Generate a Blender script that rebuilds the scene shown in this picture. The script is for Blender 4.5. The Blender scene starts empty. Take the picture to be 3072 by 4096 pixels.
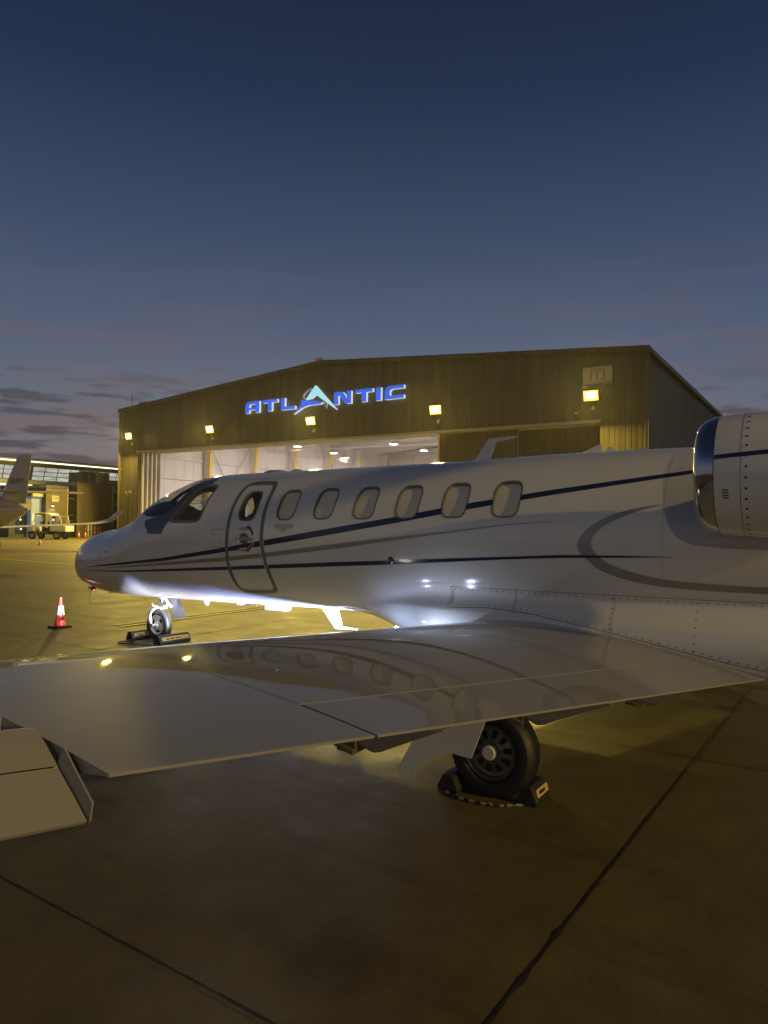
import bpy, bmesh, math, random
from math import sin, cos, pi, radians, sqrt, atan, atan2
from mathutils import Vector, Matrix
random.seed(7)
HAZE = .0002
SC = bpy.context.scene
COL = SC.collection
# ------------------------------------------------------------------ camera
F = 2810.0; CH = 1.63; ROLL = radians(0.9); PITCH = atan((2095-2048)/F)
cam_d = bpy.data.cameras.new('camera'); cam = bpy.data.objects.new('camera', cam_d); COL.objects.link(cam)
cam_d.sensor_fit = 'VERTICAL'; cam_d.sensor_height = 36; cam_d.lens = F/4096*36
cam_d.clip_start = 0.05; cam_d.clip_end = 5000
fw = Vector((0, cos(PITCH), sin(PITCH))); r0 = Vector((1, 0, 0)); u0 = r0.cross(fw)
cr = cos(ROLL)*r0+sin(ROLL)*u0; cu = -sin(ROLL)*r0+cos(ROLL)*u0
CAM = Vector((0, 0, CH))
cam.matrix_world = Matrix(((cr.x, cu.x, -fw.x, 0), (cr.y, cu.y, -fw.y, 0), (cr.z, cu.z, -fw.z, CH), (0, 0, 0, 1)))
SC.camera = cam
# ------------------------------------------------------------------ world : dusk sky
world = bpy.data.worlds.new('World'); SC.world = world; world.use_nodes = True
nt = world.node_tree; N = nt.nodes; Lk = nt.links
for n in list(N): N.remove(n)
out = N.new('ShaderNodeOutputWorld'); bg = N.new('ShaderNodeBackground'); Lk.new(bg.outputs[0], out.inputs[0])
tc = N.new('ShaderNodeTexCoord'); sep = N.new('ShaderNodeSeparateXYZ'); Lk.new(tc.outputs['Generated'], sep.inputs[0])
def wramp(stops):
    rp = N.new('ShaderNodeValToRGB'); el = rp.color_ramp.elements
    while len(el) < len(stops): el.new(0.5)
    for e, (p, c) in zip(el, stops): e.position = p; e.color = (*c, 1)
    return rp
grad = wramp([(0.0, (.20, .155, .145)), (.03, (.205, .163, .158)), (.09, (.178, .158, .178)), (.16, (.120, .142, .198)), (.26, (.076, .104, .178)),
              (.38, (.042, .066, .128)), (.52, (.0175, .0315, .074)), (.64, (.0105, .019, .049)), (1.0, (.007, .012, .030))])
Lk.new(sep.outputs['Z'], grad.inputs[0])
def nd(t, **k):
    n = N.new(t)
    for a_, b_ in k.items(): setattr(n, a_, b_)
    return n
# dark bluish to the right of frame, a bit brighter left
mp = N.new('ShaderNodeMapping'); mp.inputs['Scale'].default_value = (2.2, 2.2, 17.0); Lk.new(tc.outputs['Generated'], mp.inputs[0])
cn = N.new('ShaderNodeTexNoise'); cn.inputs['Scale'].default_value = 2.1; cn.inputs['Detail'].default_value = 7; cn.inputs['Roughness'].default_value = .56
Lk.new(mp.outputs[0], cn.inputs['Vector'])
cr1 = wramp([(.44, (0, 0, 0)), (.62, (1, 1, 1))]); Lk.new(cn.outputs[0], cr1.inputs[0])
elm = wramp([(0.0, (1, 1, 1)), (.09, (.9, .9, .9)), (.16, (.35, .35, .35)), (.30, (.14, .14, .14)), (.36, (0, 0, 0))]); Lk.new(sep.outputs['Z'], elm.inputs[0])
mul = N.new('ShaderNodeMath'); mul.operation = 'MULTIPLY'; Lk.new(cr1.outputs[0], mul.inputs[0]); Lk.new(elm.outputs[0], mul.inputs[1])
mx = N.new('ShaderNodeMixRGB'); Lk.new(mul.outputs[0], mx.inputs[0]); Lk.new(grad.outputs[0], mx.inputs[1]); mx.inputs[2].default_value = (.165, .112, .120, 1)
# small dark low clouds
mp2 = N.new('ShaderNodeMapping'); mp2.inputs['Scale'].default_value = (6, 6, 42.0); mp2.inputs['Location'].default_value = (3.1, 1.7, .4); Lk.new(tc.outputs['Generated'], mp2.inputs[0])
cn2 = N.new('ShaderNodeTexNoise'); cn2.inputs['Scale'].default_value = 1.9; cn2.inputs['Detail'].default_value = 5; Lk.new(mp2.outputs[0], cn2.inputs['Vector'])
cr2 = wramp([(.50, (0, 0, 0)), (.60, (1, 1, 1))]); Lk.new(cn2.outputs[0], cr2.inputs[0])
elm2 = wramp([(.0, (.2, .2, .2)), (.05, (.8, .8, .8)), (.16, (.8, .8, .8)), (.21, (0, 0, 0))]); Lk.new(sep.outputs['Z'], elm2.inputs[0])
mul2 = N.new('ShaderNodeMath'); mul2.operation = 'MULTIPLY'; Lk.new(cr2.outputs[0], mul2.inputs[0]); Lk.new(elm2.outputs[0], mul2.inputs[1])
mx2 = N.new('ShaderNodeMixRGB'); Lk.new(mul2.outputs[0], mx2.inputs[0]); Lk.new(mx.outputs[0], mx2.inputs[1]); mx2.inputs[2].default_value = (.070, .062, .078, 1)
Lk.new(mx2.outputs[0], bg.inputs[0]); bg.inputs[1].default_value = 1.0
SC.view_settings.view_transform = 'Standard'; SC.view_settings.look = 'None'; SC.view_settings.exposure = 0; SC.view_settings.gamma = 1
SC.view_settings.use_curve_mapping = False
SC.cycles.max_bounces = 8; SC.cycles.sample_clamp_indirect = 6; SC.cycles.use_denoising = True; SC.cycles.caustics_reflective = False; SC.cycles.caustics_refractive = False
# ------------------------------------------------------------------ frames: (u aft, v towards the camera, z up), origin = nose wheel contact
ANG = 0.5807256725494069
NW = Vector((-3.02212327, 9.55093171, 0))
AX = Vector((cos(ANG), -sin(ANG), 0)); LX = Vector((-sin(ANG), -cos(ANG), 0))
def W(u, v, z): return NW+AX*u+LX*v+Vector((0, 0, z))
def B(P): p = P-NW; return (p.dot(AX), p.dot(LX), p.z)
def ray(x, y): return (fw*F+cr*(x-1536)-cu*(y-2048)).normalized()
def PV(x, y, v):
    d = ray(x, y); o = CAM-NW; p = o+d*((v-o.dot(LX))/d.dot(LX)); return (p.dot(AX), v, p.z)
def PU(x, y, u):
    d = ray(x, y); o = CAM-NW; p = o+d*((u-o.dot(AX))/d.dot(AX)); return (u, p.dot(LX), p.z)
def PG(x, y, z=0.0):
    d = ray(x, y); return B(CAM+d*((z-CH)/d.z))
def light(name, kind, pos, target, energy, color, **k):
    d = bpy.data.lights.new(name, kind); o = bpy.data.objects.new(name, d); COL.objects.link(o)
    o.location = pos; o.rotation_euler = (Vector(target)-Vector(pos)).to_track_quat('-Z', 'Y').to_euler()
    d.energy = energy; d.color = color
    for a_, b_ in k.items(): setattr(d, a_, b_)
    return o
SODIUM = (1.0, .74, .15)
# lamps out of frame: an apron flood light beyond the tail (throws the fin and wing shadows to the left), an added fill lamp behind the camera
TAILMAST = (46, 4, 13.0)
light('out_of_frame_light', 'SPOT', W(*TAILMAST), W(5, 4, 0), 30000, (1.0, .70, .20), spot_size=radians(70), spot_blend=.6, shadow_soft_size=.25)
FILLMAST = (24, 42, 9.0)
light('out_of_frame_light', 'SPOT', W(*FILLMAST), W(-8, -6, 0), 4300, (1.0, .82, .46), spot_size=radians(58), spot_blend=1, shadow_soft_size=.3)
# ------------------------------------------------------------------ materials
def mat(name, col, rough=.5, metal=0, coat=0, emit=None, es=0, var=0.0, vscale=6, bump=0, bscale=40, spec=.5, trans=0, alpha=1, rvar=0):
    m = bpy.data.materials.new(name); m.use_nodes = True; t = m.node_tree; b = t.nodes['Principled BSDF']
    b.inputs['Base Color'].default_value = (*col, 1); b.inputs['Roughness'].default_value = rough; b.inputs['Metallic'].default_value = metal
    b.inputs['Coat Weight'].default_value = coat; b.inputs['Coat Roughness'].default_value = .03; b.inputs['Specular IOR Level'].default_value = spec
    if emit: b.inputs['Emission Color'].default_value = (*emit, 1); b.inputs['Emission Strength'].default_value = es
    if trans: b.inputs['Transmission Weight'].default_value = trans
    co = t.nodes.new('ShaderNodeTexCoord')
    if var or rvar:
        n = t.nodes.new('ShaderNodeTexNoise'); n.inputs['Scale'].default_value = vscale; n.inputs['Detail'].default_value = 6; t.links.new(co.outputs['Object'], n.inputs['Vector'])
        if var:
            r_ = t.nodes.new('ShaderNodeValToRGB'); r_.color_ramp.elements[0].position = .3; r_.color_ramp.elements[1].position = .7
            r_.color_ramp.elements[0].color = (*[c*(1-var) for c in col], 1); r_.color_ramp.elements[1].color = (*[min(1, c*(1+var)) for c in col], 1)
            t.links.new(n.outputs[0], r_.inputs[0]); t.links.new(r_.outputs[0], b.inputs['Base Color'])
        if rvar:
            mr = t.nodes.new('ShaderNodeMapRange'); mr.inputs[3].default_value = rough-rvar; mr.inputs[4].default_value = rough+rvar
            t.links.new(n.outputs[0], mr.inputs[0]); t.links.new(mr.outputs[0], b.inputs['Roughness'])
    if bump:
        n2 = t.nodes.new('ShaderNodeTexNoise'); n2.inputs['Scale'].default_value = bscale; n2.inputs['Detail'].default_value = 4; t.links.new(co.outputs['Object'], n2.inputs['Vector'])
        bp = t.nodes.new('ShaderNodeBump'); bp.inputs['Strength'].default_value = bump; bp.inputs['Distance'].default_value = .02
        t.links.new(n2.outputs[0], bp.inputs['Height']); t.links.new(bp.outputs[0], b.inputs['Normal'])
    return m
M = {}
M['white'] = mat('white_paint', (.74, .735, .72), .16, 0, .6, var=.02, vscale=2, rvar=.03)
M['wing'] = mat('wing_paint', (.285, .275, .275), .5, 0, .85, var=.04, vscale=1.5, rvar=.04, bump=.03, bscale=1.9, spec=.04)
M['navy'] = mat('navy_stripe', (.018, .026, .085), .2, 0, .5)
M['silver'] = mat('silver_stripe', (.36, .36, .35), .3, .35, .3)
M['greydk'] = mat('dark_grey_paint', (.12, .12, .115), .3, 0, .3)
M['doorring'] = mat('door_band', (.20, .20, .19), .28, 0, .3)
M['antiglare'] = mat('slate_paint', (.075, .085, .10), .25, 0, .2)
M['seam'] = mat('seam', (.02, .02, .02), .8)
M['rivet'] = mat('rivet', (.035, .035, .035), .5)
M['gasket'] = mat('gasket', (.17, .165, .145), .6)
M['chrome'] = mat('polished_metal', (.55, .54, .52), .12, 1, 0, rvar=.04, vscale=3)
M['steel'] = mat('steel', (.5, .5, .5), .3, .9)
M['rubber'] = mat('rubber', (.018, .018, .018), .55, 0, 0, bump=.1, bscale=60)
M['rimwhite'] = mat('wheel_white', (.7, .7, .68), .35, 0, .1, var=.06, vscale=20)
M['rimdark'] = mat('wheel_grey', (.15, .145, .135), .4, .5, 0, var=.2, vscale=20)
M['black'] = mat('black', (.012, .012, .012), .6)
M['yellow'] = mat('yellow_plastic', (.60, .44, .14), .5, var=.15, vscale=30)
M['orange'] = mat('cone_orange', (.85, .055, .03), .45, var=.08, vscale=12)
M['reflect'] = mat('reflective_white', (.75, .74, .70), .4)
M['red'] = mat('red', (.55, .03, .02), .5)
M['darkred'] = mat('decal_red', (.20, .02, .015), .5)
M['ribbon'] = mat('ribbon', (.65, .75, .05), .6)
M['skin_in'] = mat('cabin_lining', (.25, .24, .22), .8)
M['leather'] = mat('leather', (.05, .045, .04), .5)
M['wall'] = mat('hangar_siding', (.125, .104, .055), .45, 0, 0, var=.10, vscale=.6, bump=.02, bscale=3, rvar=.08)
def streaks(m):
    t = m.node_tree; b = t.nodes['Principled BSDF']; src = b.inputs['Base Color'].links[0].from_socket; co = t.nodes.new('ShaderNodeTexCoord'); mp_ = t.nodes.new('ShaderNodeMapping'); mp_.inputs['Scale'].default_value = (2.6, 2.6, .16)
    n = t.nodes.new('ShaderNodeTexNoise'); n.inputs['Scale'].default_value = 1.0; n.inputs['Detail'].default_value = 6; t.links.new(co.outputs['Object'], mp_.inputs[0]); t.links.new(mp_.outputs[0], n.inputs['Vector'])
    r_ = t.nodes.new('ShaderNodeValToRGB'); r_.color_ramp.elements[0].position = .38; r_.color_ramp.elements[1].position = .62; r_.color_ramp.elements[0].color = (.72, .72, .72, 1)
    x = t.nodes.new('ShaderNodeMixRGB'); x.blend_type = 'MULTIPLY'; x.inputs[0].default_value = 1; t.links.new(n.outputs[0], r_.inputs[0]); t.links.new(src, x.inputs[1]); t.links.new(r_.outputs[0], x.inputs[2]); t.links.new(x.outputs[0], b.inputs['Base Color'])
streaks(M['wall'])
M['roof'] = mat('roof_metal', (.22, .21, .18), .5, .2, var=.1, vscale=.8)
M['trim'] = mat('trim', (.40, .37, .28), .45)
M['inner'] = mat('liner_white', (.72, .68, .66), .6, var=.06, vscale=.7)
M['innerst'] = mat('frame_steel', (.50, .48, .46), .5, var=.08, vscale=2)
M['colyel'] = mat('column_yellow', (.80, .52, .04), .5, var=.1, vscale=3)
M['hfloor'] = mat('hangar_floor', (.45, .44, .42), .15, 0, .2, var=.1, vscale=.5)
M['brown'] = mat('brown_panel', (.17, .135, .085), .8, var=.12, vscale=.8, bump=.1, bscale=8)
M['bluewall'] = mat('blue_panel', (.10, .125, .15), .6, var=.1, vscale=1.2)
M['darkglass'] = mat('dark_glass', (.02, .026, .03), .08, 0, .3)
M['mull'] = mat('mullion', (.10, .095, .07), .5)
M['fascia'] = mat('fascia', (.75, .72, .55), .4)
M['hvac'] = mat('unit_paint', (.48, .44, .30), .5, var=.08, vscale=2)
M['louver'] = mat('unit_louver', (.10, .09, .06), .6)
M['jetwhite'] = mat('far_jet_paint', (.55, .50, .42), .25, 0, .3)
M['cartwhite'] = mat('cart_body', (.55, .52, .42), .35, 0, .2)
def emis(name, col, s):
    m = mat(name, (.1, .1, .1), .5, emit=col, es=s); return m
M['lens'] = emis('flood_lens', (1.0, .62, .07), 2.2)
M['core'] = emis('flood_core', (1.0, .85, .50), 16)
M['highbay'] = emis('highbay_lens', (1.0, .95, .88), 14)
M['letterblue'] = emis('letter_blue', (.006, .11, .80), .95)
M['lettercyan'] = emis('letter_cyan', (.30, .75, .85), 1.0)
M['letterside'] = emis('letter_white', (.8, .88, .95), .75)
M['litwhite'] = emis('lit_strip', (1.0, .95, .70), 2.2)
M['bluelit'] = emis('lit_doorway', (.32, .52, .80), .55)
M['ll'] = emis('landing_lens', (.85, .9, 1.0), 20)
# clerestory glass: lit room seen through it, uneven
def clerestory():
    m = emis('clerestory_glass', (.55, .56, .48), .8); t = m.node_tree; b = t.nodes['Principled BSDF']
    b.inputs['Roughness'].default_value = .2
    co = t.nodes.new('ShaderNodeTexCoord'); n = t.nodes.new('ShaderNodeTexNoise'); n.inputs['Scale'].default_value = 1.3; n.inputs['Detail'].default_value = 5
    mp_ = t.nodes.new('ShaderNodeMapping'); mp_.inputs['Scale'].default_value = (1, .8, 4); t.links.new(co.outputs['Object'], mp_.inputs[0]); t.links.new(mp_.outputs[0], n.inputs['Vector'])
    r_ = t.nodes.new('ShaderNodeValToRGB'); r_.color_ramp.elements[0].position = .35; r_.color_ramp.elements[1].position = .65
    r_.color_ramp.elements[0].color = (.36, .38, .33, 1); r_.color_ramp.elements[1].color = (.66, .68, .60, 1)
    t.links.new(n.outputs[0], r_.inputs[0]); t.links.new(r_.outputs[0], b.inputs['Emission Color']); return m
M['clere'] = clerestory()
def glass(name, tint, ior=.75):
    m = bpy.data.materials.new(name); m.use_nodes = True; t = m.node_tree
    for n in list(t.nodes): t.nodes.remove(n)
    o = t.nodes.new('ShaderNodeOutputMaterial'); a = t.nodes.new('ShaderNodeBsdfTransparent'); g = t.nodes.new('ShaderNodeBsdfGlossy'); x = t.nodes.new('ShaderNodeMixShader')
    lw = t.nodes.new('ShaderNodeLayerWeight'); lw.inputs[0].default_value = .5; pw = t.nodes.new('ShaderNodeMath'); pw.operation = 'POWER'; pw.inputs[1].default_value = 4.0
    fr = t.nodes.new('ShaderNodeMapRange'); fr.inputs[3].default_value = .04; fr.inputs[4].default_value = ior; t.links.new(lw.outputs['Facing'], pw.inputs[0]); t.links.new(pw.outputs[0], fr.inputs[0])
    a.inputs[0].default_value = (*tint, 1); g.inputs['Roughness'].default_value = .03
    t.links.new(fr.outputs[0], x.inputs[0]); t.links.new(a.outputs[0], x.inputs[1]); t.links.new(g.outputs[0], x.inputs[2]); t.links.new(x.outputs[0], o.inputs[0]); return m
M['glass'] = glass('cockpit_glass', (.62, .64, .58)); M['pane'] = glass('window_pane', (.98, .98, .96), .22)
def shade():
    m = mat('pleated_shade', (.84, .80, .69), .8); t = m.node_tree; b = t.nodes['Principled BSDF']
    co = t.nodes.new('ShaderNodeTexCoord'); w = t.nodes.new('ShaderNodeTexWave'); w.bands_direction = 'Z'; w.inputs['Scale'].default_value = 22
    t.links.new(co.outputs['Object'], w.inputs['Vector']); bp = t.nodes.new('ShaderNodeBump'); bp.inputs['Strength'].default_value = .5; bp.inputs['Distance'].default_value = .006
    t.links.new(w.outputs['Fac'], bp.inputs['Height']); t.links.new(bp.outputs[0], b.inputs['Normal']); return m
M['shade'] = shade()
def concrete():
    m = bpy.data.materials.new('apron_concrete'); m.use_nodes = True; t = m.node_tree; n_ = t.nodes; l = t.links; b = n_['Principled BSDF']
    co = n_.new('ShaderNodeTexCoord')
    def noise(s, d=6, r=.55):
        n = n_.new('ShaderNodeTexNoise'); n.inputs['Scale'].default_value = s; n.inputs['Detail'].default_value = d; n.inputs['Roughness'].default_value = r; l.new(co.outputs['Object'], n.inputs['Vector']); return n
    def ramp(src, p0, c0, p1, c1):
        r_ = n_.new('ShaderNodeValToRGB'); e = r_.color_ramp.elements; e[0].position = p0; e[1].position = p1; e[0].color = (*c0, 1); e[1].color = (*c1, 1); l.new(src, r_.inputs[0]); return r_
    def mixm(a, b_, mode='MULTIPLY', f=1.0):
        x = n_.new('ShaderNodeMixRGB'); x.blend_type = mode; x.inputs[0].default_value = f; l.new(a, x.inputs[1]); l.new(b_, x.inputs[2]); return x
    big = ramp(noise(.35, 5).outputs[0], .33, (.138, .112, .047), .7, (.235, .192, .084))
    mid = ramp(noise(3.5, 8, .65).outputs[0], .3, (.72, .72, .72), .7, (1, 1, 1))
    fine = ramp(noise(90, 3, .7).outputs[0], .3, (.72, .72, .72), .7, (1.0, 1.0, 1.0))
    c = mixm(mixm(big.outputs[0], mid.outputs[0]).outputs[0], fine.outputs[0])
    # oil and tyre stains with their own shapes
    st = ramp(noise(.9, 4, .6).outputs[0], .60, (1, 1, 1), .74, (.60, .58, .55)); c = mixm(c.outputs[0], st.outputs[0])
    # small dark specks
    vo = n_.new('ShaderNodeTexVoronoi'); vo.inputs['Scale'].default_value = 2.3; l.new(co.outputs['Object'], vo.inputs['Vector'])
    sp = ramp(vo.outputs['Distance'], .012, (.3, .3, .3), .03, (1, 1, 1)); c = mixm(c.outputs[0], sp.outputs[0])
    ve = n_.new('ShaderNodeTexVoronoi'); ve.feature = 'DISTANCE_TO_EDGE'; ve.inputs['Scale'].default_value = .32
    wv = n_.new('ShaderNodeVectorMath'); wv.operation = 'MULTIPLY_ADD'; wv.inputs[1].default_value = (.5, .5, .5); l.new(noise(1.6, 8, .7).outputs['Color'], wv.inputs[0]); l.new(co.outputs['Object'], wv.inputs[2]); l.new(wv.outputs[0], ve.inputs['Vector'])
    ck = ramp(ve.outputs['Distance'], .0, (.75, .75, .75), .003, (1, 1, 1)); mk = ramp(noise(.22, 3).outputs[0], .60, (0, 0, 0), .66, (1, 1, 1))
    sm = n_.new('ShaderNodeMapping'); sm.inputs['Scale'].default_value = (.12, 2.2, 1); sm.inputs['Rotation'].default_value = (0, 0, .12); l.new(co.outputs['Object'], sm.inputs[0]); sn = noise(1.4, 5, .6); l.new(sm.outputs[0], sn.inputs['Vector'])
    c = mixm(c.outputs[0], ramp(sn.outputs[0], .56, (1, 1, 1), .68, (.80, .80, .80)).outputs[0])
    cx = n_.new('ShaderNodeMixRGB'); cx.blend_type = 'MULTIPLY'; l.new(mk.outputs[0], cx.inputs[0]); l.new(c.outputs[0], cx.inputs[1]); l.new(ck.outputs[0], cx.inputs[2]); c = cx
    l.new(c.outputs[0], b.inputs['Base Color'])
    rr = n_.new('ShaderNodeMapRange'); rr.inputs[3].default_value = .42; rr.inputs[4].default_value = .75; l.new(noise(2.0).outputs[0], rr.inputs[0]); l.new(rr.outputs[0], b.inputs['Roughness'])
    bp = n_.new('ShaderNodeBump'); bp.inputs['Strength'].default_value = .5; bp.inputs['Distance'].default_value = .004; l.new(noise(140, 4, .7).outputs[0], bp.inputs['Height'])
    bp2 = n_.new('ShaderNodeBump'); bp2.inputs['Strength'].default_value = .3; bp2.inputs['Distance'].default_value = .02; l.new(noise(6, 4).outputs[0], bp2.inputs['Height'])
    l.new(bp.outputs[0], bp2.inputs['Normal']); l.new(bp2.outputs[0], b.inputs['Normal'])
    b.inputs['Specular IOR Level'].default_value = .18
    return m
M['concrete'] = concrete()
M['joint'] = mat('joint_sealant', (.022, .02, .016), .8, var=.5, vscale=14)
def worn(col):
    m = mat('worn_paint', col, .6); t = m.node_tree; b = t.nodes['Principled BSDF']; co = t.nodes.new('ShaderNodeTexCoord')
    n = t.nodes.new('ShaderNodeTexNoise'); n.inputs['Scale'].default_value = 9; n.inputs['Detail'].default_value = 8; t.links.new(co.outputs['Object'], n.inputs['Vector'])
    r_ = t.nodes.new('ShaderNodeValToRGB'); r_.color_ramp.elements[0].position = .42; r_.color_ramp.elements[1].position = .55
    r_.color_ramp.elements[0].color = (.24, .22, .18, 1); r_.color_ramp.elements[1].color = (*col, 1); t.links.new(n.outputs[0], r_.inputs[0]); t.links.new(r_.outputs[0], b.inputs['Base Color']); return m
M['line'] = worn((.62, .46, .10))
def ropemat():
    m = mat('checked_rope', (.3, .3, .28), .8); t = m.node_tree; b = t.nodes['Principled BSDF']; co = t.nodes.new('ShaderNodeTexCoord'); ck = t.nodes.new('ShaderNodeTexChecker')
    ck.inputs['Scale'].default_value = 28; ck.inputs[1].default_value = (.22, .21, .17, 1); ck.inputs[2].default_value = (.012, .012, .012, 1); t.links.new(co.outputs['Object'], ck.inputs[0]); t.links.new(ck.outputs[0], b.inputs['Base Color']); return m
M['rope'] = ropemat()
# ------------------------------------------------------------------ mesh helpers (all coordinates in the u,v,z frame)
class G:
    def __init__(s, o=(0, 0, 0)): s.o = o; s.v = []; s.f = []; s.mi = []; s.cm = 0
    def pt(s, p): s.v.append((p[0]-s.o[0], -(p[1]-s.o[1]), p[2]-s.o[2])); return len(s.v)-1
    def face(s, idx): s.f.append(tuple(idx)); s.mi.append(s.cm)
    def poly(s, pts): s.face([s.pt(p) for p in pts])
    def box(s, a, b):
        (x0, y0, z0), (x1, y1, z1) = a, b
        i = [s.pt(p) for p in [(x0, y0, z0), (x1, y0, z0), (x1, y1, z0), (x0, y1, z0), (x0, y0, z1), (x1, y0, z1), (x1, y1, z1), (x0, y1, z1)]]
        for q in ((0, 3, 2, 1), (4, 5, 6, 7), (0, 1, 5, 4), (1, 2, 6, 5), (2, 3, 7, 6), (3, 0, 4, 7)): s.face([i[k] for k in q])
    def rings(s, R, cap=True, close=True):
        I = [[s.pt(p) for p in r_] for r_ in R]; n = len(R[0])
        for a, b in zip(I[:-1], I[1:]):
            for k in range(n if close else n-1): s.face((a[k], a[(k+1) % n], b[(k+1) % n], b[k]))
        if cap: s.face(I[0][::-1]); s.face(I[-1])
    def tube(s, pts, r, n=8, cap=True):
        P = [Vector(p) for p in pts]; R = []; up = Vector((0, 0, 1))
        for i, p in enumerate(P):
            d = (P[min(i+1, len(P)-1)]-P[max(i-1, 0)]).normalized(); a = up if abs(d.z) < .9 else Vector((1, 0, 0))
            e = d.cross(a).normalized(); g = d.cross(e); rr = r[i] if isinstance(r, (list, tuple)) else r
            R.append([tuple(p+e*rr*cos(2*pi*k/n)+g*rr*sin(2*pi*k/n)) for k in range(n)])
        s.rings(R, cap)
    def lathe(s, c, axis, prof, n=32, cap=True):
        c = Vector(c); d = Vector(axis).normalized(); a = Vector((0, 0, 1)) if abs(d.z) < .9 else Vector((1, 0, 0)); e = d.cross(a).normalized(); g = d.cross(e)
        s.rings([[tuple(c+d*h+e*rr*cos(2*pi*k/n)+g*rr*sin(2*pi*k/n)) for k in range(n)] for h, rr in prof], cap)
    def prism(s, pl, d):      # polygon extruded by vector d
        a = [s.pt(p) for p in pl]; b = [s.pt((p[0]+d[0], p[1]+d[1], p[2]+d[2])) for p in pl]; n = len(pl)
        s.face(a[::-1]); s.face(b)
        for k in range(n): s.face((a[k], a[(k+1) % n], b[(k+1) % n], b[k]))
    def build(s, name, m, parent=None, smooth=False, recalc=True, autos=None, bevel=0):
        me = bpy.data.meshes.new(name); me.from_pydata(s.v, [], s.f)
        ms = m if isinstance(m, (list, tuple)) else [m]
        for k in ms: me.materials.append(M[k] if isinstance(k, str) else k)
        if len(ms) > 1:
            for p, i in zip(me.polygons, s.mi): p.material_index = i
        if recalc:
            bm = bmesh.new(); bm.from_mesh(me); bmesh.ops.recalc_face_normals(bm, faces=bm.faces[:])
            if bevel:
                ed = [e for e in bm.edges if len(e.link_faces) == 2 and e.calc_face_angle(0) > .5]
                bmesh.ops.bevel(bm, geom=ed, offset=bevel, segments=2, affect='EDGES', clamp_overlap=True)
            bm.to_mesh(me); bm.free()
        if smooth:
            for p in me.polygons: p.use_smooth = True
            if autos:
                try: me.set_sharp_from_angle(angle=autos)
                except Exception: pass
        o = bpy.data.objects.new(name, me); COL.objects.link(o)
        if parent: o.parent = parent
        else:
            o.location = W(*s.o); o.rotation_euler = (0, 0, -ANG)
        return o
def tag(o, label=None, cat=None, group=None, kind=None):
    if label: o['label'] = label
    if cat: o['category'] = cat
    if group: o['group'] = group
    if kind: o['kind'] = kind
    return o
def thing(name, o, label, cat, group=None, rot=0):
    e = bpy.data.objects.new(name, None); COL.objects.link(e); e.empty_display_size = .2
    e.location = W(*o); e.rotation_euler = (0, 0, -ANG+rot); return tag(e, label, cat, group)
def copy_tree(o, parent=None):
    c = o.copy(); COL.objects.link(c); c.parent = parent
    for ch in list(o.children): copy_tree(ch, c)
    return c
def text_faces(txt, size, font=None, extrude=0):
    cu_ = bpy.data.curves.new('t', 'FONT'); cu_.body = txt; cu_.size = size; cu_.align_x = 'CENTER'; cu_.align_y = 'CENTER'; cu_.resolution_u = 3
    o = bpy.data.objects.new('t', cu_); COL.objects.link(o); dg = bpy.context.evaluated_depsgraph_get(); dg.update()
    me = o.evaluated_get(dg).to_mesh(); V = [tuple(v.co) for v in me.vertices]; Fc = [tuple(p.vertices) for p in me.polygons]
    o.evaluated_get(dg).to_mesh_clear(); bpy.data.objects.remove(o); bpy.data.curves.remove(cu_); return V, Fc
def text_on(name, txt, size, fn, m, parent, sx=1, o=(0, 0, 0)):
    V, Fc = text_faces(txt, size); g = G(o)
    for p in V: g.pt(fn(p[0]*sx, p[1]))
    for f_ in Fc: g.face(f_)
    return g.build(name, m, parent, recalc=False)
def chaikin(p, n=2):
    for _ in range(n):
        q = []
        for i in range(len(p)):
            a, b = p[i], p[(i+1) % len(p)]; q += [(a[0]*.75+b[0]*.25, a[1]*.75+b[1]*.25), (a[0]*.25+b[0]*.75, a[1]*.25+b[1]*.75)]
        p = q
    return p
def inside(p, poly):
    x, y = p; c = False; n = len(poly); j = n-1
    for i in range(n):
        xi, yi = poly[i]; xj, yj = poly[j]
        if (yi > y) != (yj > y) and x < (xj-xi)*(y-yi)/(yj-yi)+xi: c = not c
        j = i
    return c
def lerp_tab(xs, ys):
    h = [xs[i+1]-xs[i] for i in range(len(xs)-1)]; d = [(ys[i+1]-ys[i])/h[i] for i in range(len(h))]; m = [d[0]]
    for i in range(1, len(xs)-1):
        if d[i-1]*d[i] <= 0: m.append(0)
        else:
            w1 = 2*h[i]+h[i-1]; w2 = h[i]+2*h[i-1]; m.append((w1+w2)/(w1/d[i-1]+w2/d[i]))
    m.append(d[-1])
    def f_(x):
        x = min(max(x, xs[0]), xs[-1]); i = 0
        while i < len(xs)-2 and x > xs[i+1]: i += 1
        t = (x-xs[i])/h[i]
        return (2*t**3-3*t*t+1)*ys[i]+(t**3-2*t*t+t)*h[i]*m[i]+(-2*t**3+3*t*t)*ys[i+1]+(t**3-t*t)*h[i]*m[i+1]
    return f_
def lin(xs, ys):
    def f_(x):
        if x <= xs[0]: return ys[0]
        for i in range(len(xs)-1):
            if x <= xs[i+1]: return ys[i]+(ys[i+1]-ys[i])*(x-xs[i])/(xs[i+1]-xs[i])
        return ys[-1]
    return f_
# ================================================================== SETTING: ground
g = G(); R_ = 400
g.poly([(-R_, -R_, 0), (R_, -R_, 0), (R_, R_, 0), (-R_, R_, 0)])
tag(g.build('ground', 'concrete', recalc=False), kind='structure')
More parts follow.
